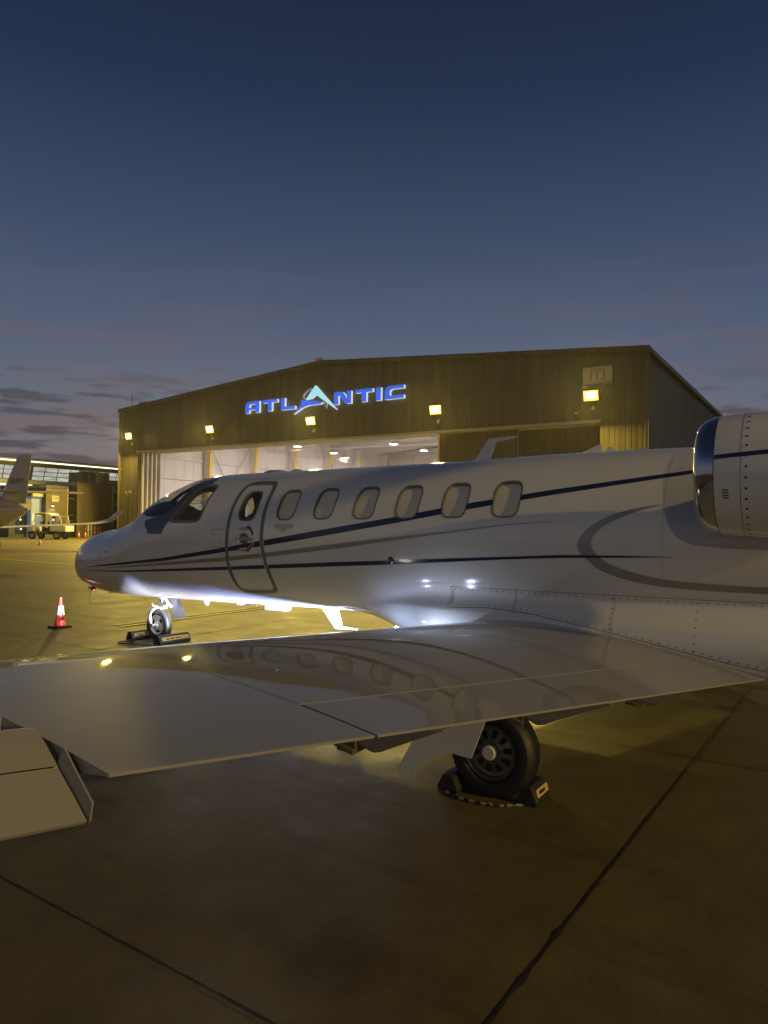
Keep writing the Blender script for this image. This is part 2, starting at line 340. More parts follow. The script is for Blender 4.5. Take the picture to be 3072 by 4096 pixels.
# joints between the slabs, one sheet 4 mm above
g = G()
def joint(p0, p1, w, seg=.25, z=.004):
    L_ = math.dist(p0, p1); n = max(2, int(L_/seg)); d = ((p1[0]-p0[0])/L_, (p1[1]-p0[1])/L_); nx, ny = -d[1], d[0]; prev = None
    for i in range(n+1):
        t = i/n; x = p0[0]+(p1[0]-p0[0])*t; y = p0[1]+(p1[1]-p0[1])*t
        o_ = random.uniform(-.1, .1)*w*1.4; ww = w*random.uniform(.6, 1.25)*(random.uniform(1.5, 2.4) if random.random() < .07 else 1)
        a = g.pt((x+nx*(o_+ww/2), y+ny*(o_+ww/2), z)); b = g.pt((x+nx*(o_-ww/2), y+ny*(o_-ww/2), z))
        if prev: g.face((prev[0], prev[1], b, a))
        prev = (a, b)
for k in range(-6, 4):
    uu = 6.85*k-.0; near = k in (0, 1, -1)
    joint((uu+.93*(k == 1), -30.6), (uu-.33*(k == 1), 14), .014 if near else .03, .06 if near else .5)
for k in range(-10, 5):
    vv = .92+3.66*k; near = k in (-1, 0, 1)
    joint((-70, vv), (-20, vv), .03, .6, .0042); joint((-20, vv), (24, vv), .010, .06 if near else .3, .0042)
joint((-9, -.84), (12, -.84), .010, .12, .0044)
tag(g.build('slab_joints', 'joint', recalc=False), kind='structure')
# faded yellow lead-in line by the nose wheel and long taxi lines
g = G()
def band(p0, p1, w, z=.008):
    L_ = math.dist(p0, p1); d = ((p1[0]-p0[0])/L_*w/2, (p1[1]-p0[1])/L_*w/2); g.poly([(p0[0]-d[1], p0[1]+d[0], z), (p1[0]-d[1], p1[1]+d[0], z), (p1[0]+d[1], p1[1]-d[0], z), (p0[0]+d[1], p0[1]-d[0], z)])
band((-1.62, -.45), (-1.60, -5.2), .11); band((-1.42, -.42), (-1.38, -5.2), .11)
band((-60, -10.6), (-9.9, -8.1), .15); 
tag(g.build('painted_line', 'line', recalc=False), kind='structure')

# ================================================================== THE JET
U_ = [-1.70, -1.67, -1.60, -1.47, -1.26, -.97, -.6, -.25, 0.0, .35, .7, 1.05, 1.4, 1.9, 2.6, 3.6, 4.6, 5.6, 6.6, 7.6, 8.6, 9.6, 10.6, 11.6, 12.8]
W_ = [0, .11, .215, .32, .43, .54, .635, .70, .725, .75, .77, .785, .79, .79, .79, .79, .79, .785, .77, .74, .66, .54, .40, .26, .10]
T_ = [0.962, 1.206, 1.256, 1.328, 1.413, 1.482, 1.538, 1.638, 1.735, 1.959, 2.092, 2.185, 2.212, 2.225, 2.234, 2.247, 2.266, 2.299, 2.308, 2.302, 2.29, 2.27, 2.25, 2.22, 2.15]
B_ = [0.942, 0.697, 0.685, 0.669, 0.642, 0.599, 0.585, 0.586, 0.59, 0.598, 0.605, 0.612, 0.62, 0.637, 0.659, 0.68, 0.68, 0.68, 0.70, 0.78, .95, 1.2, 1.46, 1.7, 1.95]
T_[1] = 1.09; T_[2] = 1.20; B_[1] = .80; B_[2] = .72
fT, fB, fW = lerp_tab(U_, T_), lerp_tab(U_, B_), lerp_tab(U_, W_)
def sect(u, th):
    t, b, w = fT(u), fB(u), fW(u); return (u, w*cos(th), (t+b)/2+(t-b)/2*sin(th))
def vside(u, z):
    t, b, w = fT(u), fB(u), fW(u); q = (z-(t+b)/2)/((t-b)/2); return w*sqrt(max(0, 1-q*q))
def SP(u, z, off=0.0, side=1):
    z = min(max(z, fB(u)+.002), fT(u)-.002); v = vside(u, z); e = .01
    dvu = (vside(u+e, z)-vside(u-e, z))/(2*e); t, b, w = fT(u), fB(u), fW(u); h = (t-b)/2; q = (z-(t+b)/2)/h
    n = Vector((-dvu, 1.0, w*w*q/(h*max(v, .02)))).normalized(); p = Vector((u, v, z))+n*off; return (p.x, p.y*side, p.z)
jet = thing('business_jet', (0, 0, 0), 'large white business jet with navy stripes, its wing filling the foreground', 'aircraft')
def winpoly(cu_, cz, w=.128, h=.160):
    p = []
    for k in range(28):
        a = 2*pi*k/28; c, s_ = cos(a), sin(a); n = 3.5
        p.append((cu_+w*math.copysign(abs(c)**(2/n), c), cz+h*math.copysign(abs(s_)**(2/n), s_)))
    return p
WINS = [(2.868, 1.814), (3.365, 1.825), (3.858, 1.832), (4.348, 1.838), (4.840, 1.852), (5.333, 1.860)]
WP = [winpoly(*c) for c in WINS]
DOORW = winpoly(2.318, 1.803)
COCK = chaikin([(1.616, 2.00), (1.587, 2.045), (1.387, 2.045), (1.318, 2.008), (1.256, 1.938), (1.197, 1.817), (1.12, 1.70), (1.075, 1.640), (1.10, 1.620), (1.54, 1.625), (1.59, 1.66), (1.602, 1.785), (1.606, 1.902)], 1)
SHIELD = [(.235, 2.6), (1.19, 2.6), (1.189, 2.10), (1.143, 1.948), (1.081, 1.833), (1.005, 1.745), (.90, 1.700), (.72, 1.670), (.54, 1.675), (.36, 1.715), (.235, 1.80)]
CENT = (2.868, 1.8)
us = []
x = -1.70
while x < 12.8:
    us.append(x); x += (.006 if x < -1.66 else .02 if x < -1.3 else .05 if x < .2 else .0125 if x < 1.65 else .03 if x < 2.15 else .0125 if x < 5.5 else .12)
us.append(12.8)
ths = []
a_ = -90.0
while a_ < 270-1e-6:
    ths.append(a_); up = a_ if a_ <= 90 else 180-a_
    a_ += .9 if 10 <= up < 56 else (1.4 if up >= 56 else 4)
def hole(u, z, v):
    if .23 < u < 1.2:
        if abs(v) > .035 and z > 1.5 and inside((u, z), SHIELD): return 1
    if 1.05 < u < 1.65 and inside((u, z), COCK): return 2
    if 2.15 < u < 2.5 and inside((u, z), DOORW): return 3
    if 2.7 < u < 5.5:
        for w_ in WP:
            if abs(u-w_[0][0]+.128) < .15 and inside((u, z), w_): return 3
    return 0
g = G(); gg = {1: G(), 2: G(), 3: G()}
grid = [[sect(u, radians(t)) for t in ths] for u in us]
idx = [[g.pt(p) for p in r_] for r_ in grid]
nth = len(ths)
for i in range(len(us)-1):
    for k in range(nth):
        k2 = (k+1) % nth; a, b, c, d = grid[i][k], grid[i][k2], grid[i+1][k2], grid[i+1][k]
        u = (a[0]+c[0])/2; z = (a[2]+b[2]+c[2]+d[2])/4; v = (a[1]+b[1]+c[1]+d[1])/4
        h = hole(u, z, v)
        if h == 2 and v < 0: h = 4
        if h in (1, 2, 4):
            h = 3 if h == 4 else h
            for p in (a, b, c, d): gg[h].pt(p)
            n_ = len(gg[h].v); gg[h].face((n_-4, n_-3, n_-2, n_-1))
        if not h: g.face((idx[i][k], idx[i][k2], idx[i+1][k2], idx[i+1][k]))
fus = g.build('fuselage', 'white', jet, smooth=True)
def weld(o):
    bm = bmesh.new(); bm.from_mesh(o.data); bmesh.ops.remove_doubles(bm, verts=bm.verts[:], dist=1e-4); bmesh.ops.recalc_face_normals(bm, faces=bm.faces[:]); bm.to_mesh(o.data); bm.free()
    for p in o.data.polygons: p.use_smooth = True
o = gg[1].build('windshield', 'glass', jet, smooth=True); weld(o)
o = gg[2].build('cockpit_window', 'glass', jet, smooth=True); weld(o)
o = gg[3].build('cockpit_window', 'glass', jet, smooth=True); weld(o)
def ring_strip(g, p0, p1, o0, o1, side=1):
    n = len(p0); a = [g.pt(SP(*p, o0, side)) for p in p0]; b = [g.pt(SP(*p, o1, side)) for p in p1]
    for k in range(n): g.face((a[k], a[(k+1) % n], b[(k+1) % n], b[k]))
def scale_poly(p, d):     # grow polygon by d metres along its outward normals
    n = len(p); ar = sum(p[i][0]*p[(i+1) % n][1]-p[(i+1) % n][0]*p[i][1] for i in range(n)); s_ = 1 if ar > 0 else -1; q = []
    for i in range(n):
        a, b = p[i-1], p[(i+1) % n]; dx, dy = b[0]-a[0], b[1]-a[1]; l = math.hypot(dx, dy) or 1; q.append((p[i][0]+dy/l*d*s_, p[i][1]-dx/l*d*s_))
    return q
def fillpoly(g, poly, off, rows=20, cols=8, side=1, excl=None):
    z0 = min(p[1] for p in poly); z1 = max(p[1] for p in poly); R = []
    for r_ in range(rows+1):
        t = r_/rows; z = z0+(z1-z0)*(.002+.996*t); xs = []
        n = len(poly)
        for i in range(n):
            a, b = poly[i], poly[(i+1) % n]
            if (a[1] > z) != (b[1] > z): xs.append(a[0]+(b[0]-a[0])*(z-a[1])/(b[1]-a[1]))
        R.append([g.pt(SP(min(xs)+(max(xs)-min(xs))*c/cols, z, off, side)) for c in range(cols+1)])
    for a, b in zip(R[:-1], R[1:]):
        for k in range(cols): g.face((a[k], a[k+1], b[k+1], b[k]))
for side in (1, -1):
    for j, wp in enumerate(WP):
        root = bpy.data.objects.new('cabin_window', None); COL.objects.link(root); root.parent = jet
        gr_ = G(); ring_strip(gr_, scale_poly(wp, .004), scale_poly(wp, -.011), .003, .002, side); ring_strip(gr_, scale_poly(wp, -.009), scale_poly(wp, -.013), .0025, -.026, side)
        o = gr_.build('window_frame', 'gasket', root, smooth=False, recalc=False)
        gr_ = G(); fillpoly(gr_, wp, -.022, 24, 8, side); gr_.build('window_shade', 'shade', root, smooth=True, recalc=False)
        gr_ = G(); fillpoly(gr_, scale_poly(wp, -.006), -.004, 12, 8, side); gr_.build('window_pane', 'pane', root, smooth=True, recalc=False)
# side window and windshield frames
for side in (1, -1):
    g = G(); ring_strip(g, scale_poly(COCK, .020), scale_poly(COCK, -.012), .003, .001, side); ring_strip(g, scale_poly(COCK, -.01), scale_poly(COCK, -.045), .001, -.04, side)
    g.build('window_surround', 'gasket', jet, recalc=False)
POST = [(1.44, 2.16), (1.30, 2.14), (1.205, 2.115), (1.185, 2.06), (1.131, 1.945), (1.07, 1.825), (1.0, 1.742), (.90, 1.698), (.72, 1.664), (.54, 1.62), (.60, 1.54), (.655, 1.508), (.662, 1.478), (.685, 1.464), (.94, 1.464), (.965, 1.48), (.98, 1.522), (1.06, 1.63), (1.10, 1.70), (1.185, 1.82), (1.245, 1.94), (1.30, 2.02), (1.375, 2.06), (1.46, 2.075)]
for side in (1, -1):
    g = G(); fillpoly(g, POST, .0025, 60, 10, side); g.build('dark_painted_band', 'antiglare', jet, smooth=True, recalc=False)
# windshield centre post and edge strip
g = G(); e_ = [(.20, .0), (.4, 0), (.7, 0), (1.0, 0), (1.25, 0)]
for s_ in (-1, 1):
    pass
R = []
for i in range(24):
    u = .20+1.02*i/23; R.append([(u, v_, fT(u)*1+.006-abs(v_)*.05) for v_ in (-.045, -.02, .02, .045)])
g.rings(R, cap=False, close=False); g.build('windshield_post', 'antiglare', jet, smooth=True, recalc=False)
# cockpit interior
g = G(); g.box((.3, -.62, 1.12), (2.05, .62, 1.15)); g.build('cockpit_floor', 'leather', jet)
g = G(); g.box((.45, -.60, 1.15), (.80, .60, 1.60)); g.box((.80, -.55, 1.42), (.86, .55, 1.64)); g.build('instrument_panel', 'leather', jet, bevel=.02)
for s_ in (.32, -.32):
    g = G(); g.box((1.25, s_-.22, 1.15), (1.66, s_+.22, 1.42)); g.box((1.58, s_-.21, 1.42), (1.70, s_+.21, 1.80)); g.box((1.59, s_-.12, 1.82), (1.68, s_+.12, 1.98)); g.build('cockpit_seat', 'leather', jet, bevel=.03)
g = G(); g.box((2.62, -.55, .95), (2.65, .55, 1.95)); g.build('cabin_bulkhead', 'leather', jet)
# door: outlined by a grey band
DO = chaikin([(2.545, 2.055), (2.488, 2.083), (2.412, 2.088), (2.177, 2.09), (2.081, 2.055), (2.06, 1.965), (2.054, 1.851), (2.048, 1.732), (2.044, 1.58), (2.04, 1.43), (2.029, 1.263), (2.018, 1.11), (2.017, 0.997), (2.021, 0.909), (2.055, 0.847), (2.119, 0.822), (2.304, 0.828), (2.516, 0.843), (2.592, 0.866), (2.633, 0.909), (2.639, 1.082), (2.631, 1.213), (2.615, 1.317), (2.604, 1.461), (2.597, 1.605), (2.591, 1.734), (2.586, 1.857), (2.579, 1.975)], 2)
door = bpy.data.objects.new('cabin_door', None); COL.objects.link(door); door.parent = jet
DI = scale_poly(DO, -.047)
g = G(); ring_strip(g, DO, DI, .003, .003); ring_strip(g, scale_poly(DO, .004), DO, .0005, .003); g.build('door_band', 'doorring', door, smooth=True, recalc=False)
g = G(); c_ = scale_poly(DO, -.022); ring_strip(g, c_, scale_poly(c_, -.004), .0036, .0036); g.build('door_seam', 'seam', door, recalc=False)
g = G(); ring_strip(g, scale_poly(DOORW, .010), scale_poly(DOORW, -.010), .003, .001); ring_strip(g, scale_poly(DOORW, -.008), scale_poly(DOORW, -.016), .001, -.05); g.build('window_frame', 'gasket', door, recalc=False)
g = G(); fillpoly(g, scale_poly(DOORW, -.004), -.004, 12, 8); g.build('door_window', 'glass', door, smooth=True, recalc=False)
g = G(); ring_strip(g, scale_poly(DOORW, .010), scale_poly(DOORW, -.010), .003, .001, -1); g.build('window_frame', 'gasket', jet, recalc=False)
def arcpts(c, r_, a0, a1, n): return [(c[0]+r_*cos(radians(a0+(a1-a0)*i/n)), c[1]+r_*sin(radians(a0+(a1-a0)*i/n))) for i in range(n+1)]
HC = (2.325, 1.446)
def disc(g, c, r_, off, n=24):
    a = [g.pt(SP(c[0]+r_*cos(2*pi*k/n), c[1]+r_*sin(2*pi*k/n), off)) for k in range(n)]; g.face(a)
g = G(); p = SP(*HC, .0); g.lathe(p, (0, 1, -.02), [(0, .062), (.012, .062), (.014, .050)], 28)
g.cm = 0; hd = g.build('handle_plate', 'greydk', door)
g = G()
for k in range(14):
    a = 2*pi*k/14; q = SP(HC[0]+.052*cos(a), HC[1]+.052*sin(a), .0); g.lathe((q[0], p[1]+.014, q[2]), (0, 1, 0), [(0, .005), (.002, .005)], 8)
g.build('handle_bolts', 'steel', door)
g = G(); R = []
for i, (uu, hw) in enumerate([(-.035, .020), (0, .034), (.03, .03), (.07, .022), (.12, .018), (.14, .014)]):
    c0 = (HC[0]+uu, p[1]+.016, HC[1]-.002-.0*uu); R.append([(c0[0], c0[1]+(.0 if q < 2 else .022), c0[2]+s_*hw) for q, s_ in ((0, -1), (1, 1), (2, .75), (3, -.75))])
g.rings(R); g.build('door_handle', 'steel', door, bevel=.004)
def decal_arc(g, c, r_, w0, w1, a0, a1, off, head=True):
    n = 14; A1 = []; A2 = []
    for i in range(n+1):
        t = i/n; a = radians(a0+(a1-a0)*t); w_ = w0+(w1-w0)*t
        A1.append(g.pt(SP(c[0]+(r_+w_)*cos(a), c[1]+(r_+w_)*sin(a), off))); A2.append(g.pt(SP(c[0]+(r_-w_)*cos(a), c[1]+(r_-w_)*sin(a), off)))
    for i in range(n): g.face((A1[i], A1[i+1], A2[i+1], A2[i]))
    if head:
        a = radians(a1); e = radians(a1+(18 if a1 > a0 else -18))
        g.face([g.pt(SP(c[0]+(r_+.026)*cos(a), c[1]+(r_+.026)*sin(a), off)), g.pt(SP(c[0]+r_*cos(e), c[1]+r_*sin(e), off)), g.pt(SP(c[0]+(r_-.026)*cos(a), c[1]+(r_-.026)*sin(a), off))])
for s_ in (1, -1):
    g = G(); decal_arc(g, HC, .135, .013, .013, 16*s_, 62*s_, .0065); g.build('arrow_decal', 'darkred', door, recalc=False)
g = G(); decal_arc(g, HC, .135, .019, .019, -14, -64, .0052, False)
fillpoly(g, [(2.252, 1.292), (2.372, 1.296), (2.372, 1.350), (2.252, 1.346)], .0055, 8, 6); g.build('decal_backing', 'white', door, recalc=False)
def on_skin(cu_, cz, off=.004, sl=0.0): return lambda x, y: SP(cu_+x+sl*y, cz+y+.016*x, off)
text_on('lock_lettering', 'LOCK', .048, on_skin(2.300, 1.549, .007), 'black', door, .82)
text_on('open_lettering', 'OPEN', .048, on_skin(2.306, 1.322, .012), 'black', door, .82)
text_on('push_lettering', 'PUSH', .022, on_skin(2.218, 1.437, .006), 'black', door, .85)
text_on('type_lettering', 'CITATION', .050, on_skin(2.885, 1.592, .006), 'greydk', jet, 1.12)
text_on('type_lettering', 'CJ3+', .050, on_skin(2.888, 1.549, .006), 'greydk', jet, 1.05)
g = G(); fillpoly(g, [(2.762, 1.5675), (3.012, 1.571), (3.012, 1.5745), (2.762, 1.571)], .004, 2, 8); g.build('lettering_underline', 'greydk', jet, recalc=False)
# stripes
def stripe(name, top, bot, m, off=.003, du=.02, rows=3, excl=()):
    ft, fb = lin([p[0] for p in top], [p[1] for p in top]), lin([p[0] for p in bot], [p[1] for p in bot])
    x0 = max(top[0][0], bot[0][0]); x1 = min(top[-1][0], bot[-1][0]); n = int((x1-x0)/du); g = G(); prev = None
    for i in range(n+1):
        u = x0+(x1-x0)*i/n; zs = [fb(u)+(ft(u)-fb(u))*k/rows for k in range(rows+1)]; cur = [(u, z) for z in zs]
        ids = [g.pt(SP(u, z, off)) for z in zs]
        if prev:
            for k in range(rows):
                c = ((prev[0][k][0]+u)/2, (prev[0][k][1]+cur[k+1][1])/2)
                if any(inside(c, e) and not (e2 and inside(c, e2)) for e, e2 in excl): continue
                g.face((prev[1][k], ids[k], ids[k+1], prev[1][k+1]))
        prev = (cur, ids)
    return g.build(name, m, jet, smooth=True, recalc=False)
EX = [(scale_poly(DO, .006), scale_poly(DI, -.006))]+[(scale_poly(w_, -.002), None) for w_ in WP]
SA_t = [(-.86, .976), (-.058, 1.069), (.945, 1.180), (2.031, 1.341), (2.6, 1.434), (3.427, 1.566), (4.195, 1.688), (4.948, 1.818), (5.705, 1.932), (6.3, 2.012), (6.808, 2.079), (7.6, 2.175), (8.6, 2.23)]
SA_b = [(-.86, .974), (-.067, 1.044), (.932, 1.141), (2.024, 1.290), (2.6, 1.374), (3.433, 1.503), (4.203, 1.630), (4.963, 1.765), (5.715, 1.888), (6.3, 1.975), (6.812, 2.050), (7.6, 2.150), (8.6, 2.21)]
stripe('navy_stripe', SA_t, SA_b, 'navy', .003, .0125, 5, EX)
SB_t = [(-.86, .938), (.239, .994), (2.017, 1.127), (2.654, 1.177), (3.57, 1.245), (4.159, 1.285), (5.353, 1.366), (5.85, 1.401), (6.258, 1.411), (6.718, 1.416)]
SB_b = [(-.86, .936), (.228, .975), (2.009, 1.089), (2.644, 1.135), (3.559, 1.203), (4.152, 1.245), (5.352, 1.344), (5.85, 1.376), (6.257, 1.394), (6.718, 1.4145)]
stripe('navy_stripe', SB_t, SB_b, 'navy', .0042, .0125, 4, EX)
SC_t = [(-.405, .988), (.604, 1.092), (2.011, 1.232), (2.618, 1.301), (3.59, 1.429), (4.172, 1.500), (4.793, 1.57), (5.351, 1.643), (5.85, 1.678)]
SC_b = [(-.409, .985), (.590, 1.062), (2.012, 1.187), (2.622, 1.256), (3.587, 1.378), (4.173, 1.465), (4.794, 1.552), (5.352, 1.632), (5.85, 1.676)]
stripe('silver_stripe', SC_t, SC_b, 'silver', .0026, .02, 3, EX)
# the big C-shaped silver swoosh under the engine
ao = [(6.623, 1.811), (6.463, 1.789), (6.319, 1.753), (6.171, 1.695), (6.062, 1.621), (6.002, 1.552), (5.978, 1.488), (5.996, 1.426), (6.057, 1.37), (6.151, 1.295), (6.326, 1.231), (6.556, 1.191), (6.922, 1.173), (7.305, 1.176), (8.3, 1.19)]
ai = [(6.623, 1.809), (6.493, 1.774), (6.37, 1.733), (6.254, 1.68), (6.165, 1.623), (6.106, 1.559), (6.089, 1.502), (6.111, 1.44), (6.176, 1.375), (6.294, 1.318), (6.467, 1.27), (6.701, 1.237), (6.969, 1.227), (7.307, 1.223), (8.3, 1.235)]
def dens(p, n=6):
    q = []; P = [p[0]]+list(p)+[p[-1]]
    for i in range(1, len(P)-2):
        for k in range(n):
            t = k/n; q.append(tuple(.5*(2*P[i][j]+(P[i+1][j]-P[i-1][j])*t+(2*P[i-1][j]-5*P[i][j]+4*P[i+1][j]-P[i+2][j])*t*t+(3*P[i][j]-P[i-1][j]-3*P[i+1][j]+P[i+2][j])*t**3) for j in (0, 1)))
    return q+[p[-1]]
g = G(); a_, b_ = dens(ao), dens(ai); pv = None
for p, q in zip(a_, b_):
    cur = [g.pt(SP(p[0]+(q[0]-p[0])*k/4, p[1]+(q[1]-p[1])*k/4, .0022)) for k in range(5)]
    if pv:
        for k in range(4): g.face((pv[k], pv[k+1], cur[k+1], cur[k]))
    pv = cur
g.build('silver_swoosh', 'silver', jet, smooth=True, recalc=False)
# thin panel seams on the skin
def seamline(pts, w=.004, off=.002, m='seam', name='panel_seam', parent=jet, fn=SP):
    g = G(); pv = None
    for i, p in enumerate(pts):
        a = pts[max(i-1, 0)]; b = pts[min(i+1, len(pts)-1)]; dx, dy = b[0]-a[0], b[1]-a[1]; l = math.hypot(dx, dy) or 1; nx, ny = -dy/l*w/2, dx/l*w/2
        cur = (g.pt(fn(p[0]+nx, p[1]+ny, off)), g.pt(fn(p[0]-nx, p[1]-ny, off)))
        if pv: g.face((pv[0], pv[1], cur[1], cur[0]))
        pv = cur
    return g.build(name, m, parent, recalc=False)
seamline([(2.041, 1.537), (1.83, 1.535), (1.80, 1.52), (1.80, 1.495), (1.83, 1.483), (1.961, 1.487), (1.964, 1.391), (1.832, 1.387), (1.805, 1.37), (1.81, 1.345), (1.84, 1.338), (2.042, 1.34)], .004, name='hinge_seam')
seamline([(.120, 1.34), (.136, 1.30), (.151, 1.16), (.12, 1.125), (.057, 1.112), (-.3, 1.10), (-.484, 1.089)], .003, name='nose_bay_seam')
for uu, z0, z1 in ((-.40, 1.15, 1.02), (.085, 1.16, 1.03)): seamline([(uu, z0), (uu+.05, z1)], .014, .004, 'greydk', 'latch')
seamline([(1.94, 2.110), (2.30, 2.117), (2.683, 2.125)], .009, .006, 'white', 'rain_gutter')
for uu in (1.72, 6.62):
    seamline([(uu, fB(uu)+.03+(fT(uu)-fB(uu)-.05)*k/40) for k in range(41)], .0022, .0015, 'silver', 'skin_joint')
g = G(); disc(g, (-.22, 1.21), .013, .004); g.build('static_port', 'black', jet, recalc=False)
g = G(); p = SP(4.206, 1.291, 0); g.lathe(p, (0, 1, -.15), [(0, .034), (.006, .034), (.007, .026), (.002, .022), (.002, .012), (.008, .010), (.008, 0.001)], 24); g.build('service_port', 'chrome', jet, smooth=True, autos=.6)
# belly fairing
fA = lerp_tab([3.35, 3.6, 3.9, 4.3, 4.8, 7.7, 8.6, 9.0], [0, .10, .32, .70, 1, 1, .3, 0])
fZs = lerp_tab([3.35, 3.5, 3.77, 4.19, 4.67, 5.2, 7.7, 8.6, 9.0], [.72, .78, .89, 1.02, 1.10, 1.115, 1.12, 1.15, 1.20])
def smooth(t): t = min(max(t, 0), 1); return t*t*(3-2*t)
def FProf(u, n=40):      # left profile of the fairing from the seam on the skin down to the keel
    zs = fZs(u); t_, b_, w_ = fT(u), fB(u), fW(u); A_ = fA(u); th0 = math.asin(max(-1, min(1, (zs-(t_+b_)/2)/((t_-b_)/2)))); out_ = []
    for i in range(n+1):
        t = i/n; th = th0+(-pi/2-th0)*t; pf = (w_*cos(th)+.002, (t_+b_)/2+(t_-b_)/2*sin(th)-.002*t)
        if t < .3: pt = (.72+.08*smooth(t/.3), zs+(.86-zs)*t/.3)
        else:
            ph = pi/2*(t-.3)/.7; e = 2/3.2; pt = (.80*max(cos(ph), 0)**e, .86-.43*sin(ph)**e)
        k = A_*smooth(t/.35); out_.append((max(pf[0], 0)+(pt[0]-max(pf[0], 0))*k, pf[1]+(pt[1]-pf[1])*k))
    return out_
_fp = {}
def FP(u, z, off=0):
    key = round(u, 3)
    if key not in _fp: _fp[key] = FProf(u)
    p = _fp[key]
    if z > p[0][1]: return (u, 0, z)
    for i in range(len(p)-1):
        if p[i+1][1] <= z <= p[i][1]:
            t = (p[i][1]-z)/max(1e-6, p[i][1]-p[i+1][1]); return (u, p[i][0]+(p[i+1][0]-p[i][0])*t+off, z)
    return (u, 0, z)
g = G(); R = []
for i in range(121):
    u = 3.35+5.6*i/120; p = FProf(u); R.append([(u, v_, z_) for v_, z_ in p]+[(u, -v_, z_) for v_, z_ in p[::-1]])
g.rings(R, cap=False, close=False); g.build('belly_fairing', 'white', jet, smooth=True)
def FU(u, z, off=0):
    a = FP(u, z, off+.002); b = SP(u, z, off+.002); return a if a[1] > b[1] else b
def top_seam(u): return 1.075+.012*(u-4.8)
def root_z(u): return lin([4.8, 5.2, 5.6, 6.1, 6.6, 7.1, 7.4], [.86, .885, .865, .80, .72, .635, .60])(u)
seamline([(4.80+i*.05, top_seam(4.8+i*.05)) for i in range(54)], .003, .003, fn=FU)
for uu in (4.80, 5.42, 6.25, 7.40): seamline([(uu, root_z(uu)+.02+(top_seam(uu)-root_z(uu)-.02)*k/8) for k in range(9)], .003, .003, fn=FU)
seamline([(4.85+i*.05, root_z(4.85+i*.05)+.035) for i in range(51)], .004, .003, fn=FU)
g = G()
def riv(u, z, r_=.0052):
    p = FU(u, z, .0032); a = [g.pt((p[0]+r_*cos(2*pi*k/8), p[1], p[2]+r_*sin(2*pi*k/8))) for k in range(8)]; g.face(a)
for i in range(44): riv(4.84+i*.058, top_seam(4.84+i*.058)-.022)
for i in range(42): riv(4.9+i*.059, root_z(4.9+i*.059)+.055)
for uu in (4.82, 6.235, 6.85, 7.38):
    for k in range(7):
        zz = root_z(uu)+.06+k*(top_seam(uu)-root_z(uu)-.09)/6; riv(uu, zz)
tag(g.build('rivet_rows', 'rivet', jet, recalc=False), kind='stuff')
# wings
def LEu(v): return lin([.4, .8, 5.5, 8.1], [4.92, 4.92, 4.96, 5.05])(v)
def TEu(v): return 7.29-.18*(v-.85)
def TEz(v): return .60+.108*(v-.85)
def LEz(v): return lin([.4, .8, 4.0, 8.1], [.632, .665, .935, 1.25])(v)
def wz(v, s_, up=1):
    c = TEu(v)-LEu(v); tc = .15-.03*(v-.8)/7.3; s_ = max(s_, 0)
    th = 5*tc*(.2969*sqrt(s_)-.126*s_-.3516*s_*s_+.2843*s_**3-.1015*s_**4)*c
    base = LEz(v)+(TEz(v)-LEz(v))*s_
    return base+th*1.02+.008*c*4*s_*(1-s_) if up > 0 else base-th*.85
def WPt(v, s_, up=1, off=0): return (LEu(v)+(TEu(v)-LEu(v))*s_, v, wz(v, s_, up)+off)
HS = .822     # flap hinge chord fraction
SH = .722     # aileron shroud
VS1, VS2 = 4.60, 5.395
def wing_block(g, v0, v1, s0, s1, nv, side=1, te_t=.0, nsx=26):
    vs = [v0+(v1-v0)*i/nv for i in range(nv+1)]
    if s0 == 0: su = [s1*(1-cos(pi/2*k/nsx)) for k in range(nsx+1)]
    else: su = [s0+(s1-s0)*k/nsx for k in range(nsx+1)]
    R = []
    for v in vs:
        upr = [WPt(v, s_) for s_ in su[::-1]]; lo = [WPt(v, s_, -1) for s_ in (su[1:] if s0 == 0 else su)]
        if s1 == 1: lo[-1] = (lo[-1][0], lo[-1][1], lo[-1][2]-.003); upr[0] = (upr[0][0], upr[0][1], upr[0][2]+.001)
        R.append([(p[0], p[1]*side, p[2]) for p in upr+lo])
    g.rings(R)
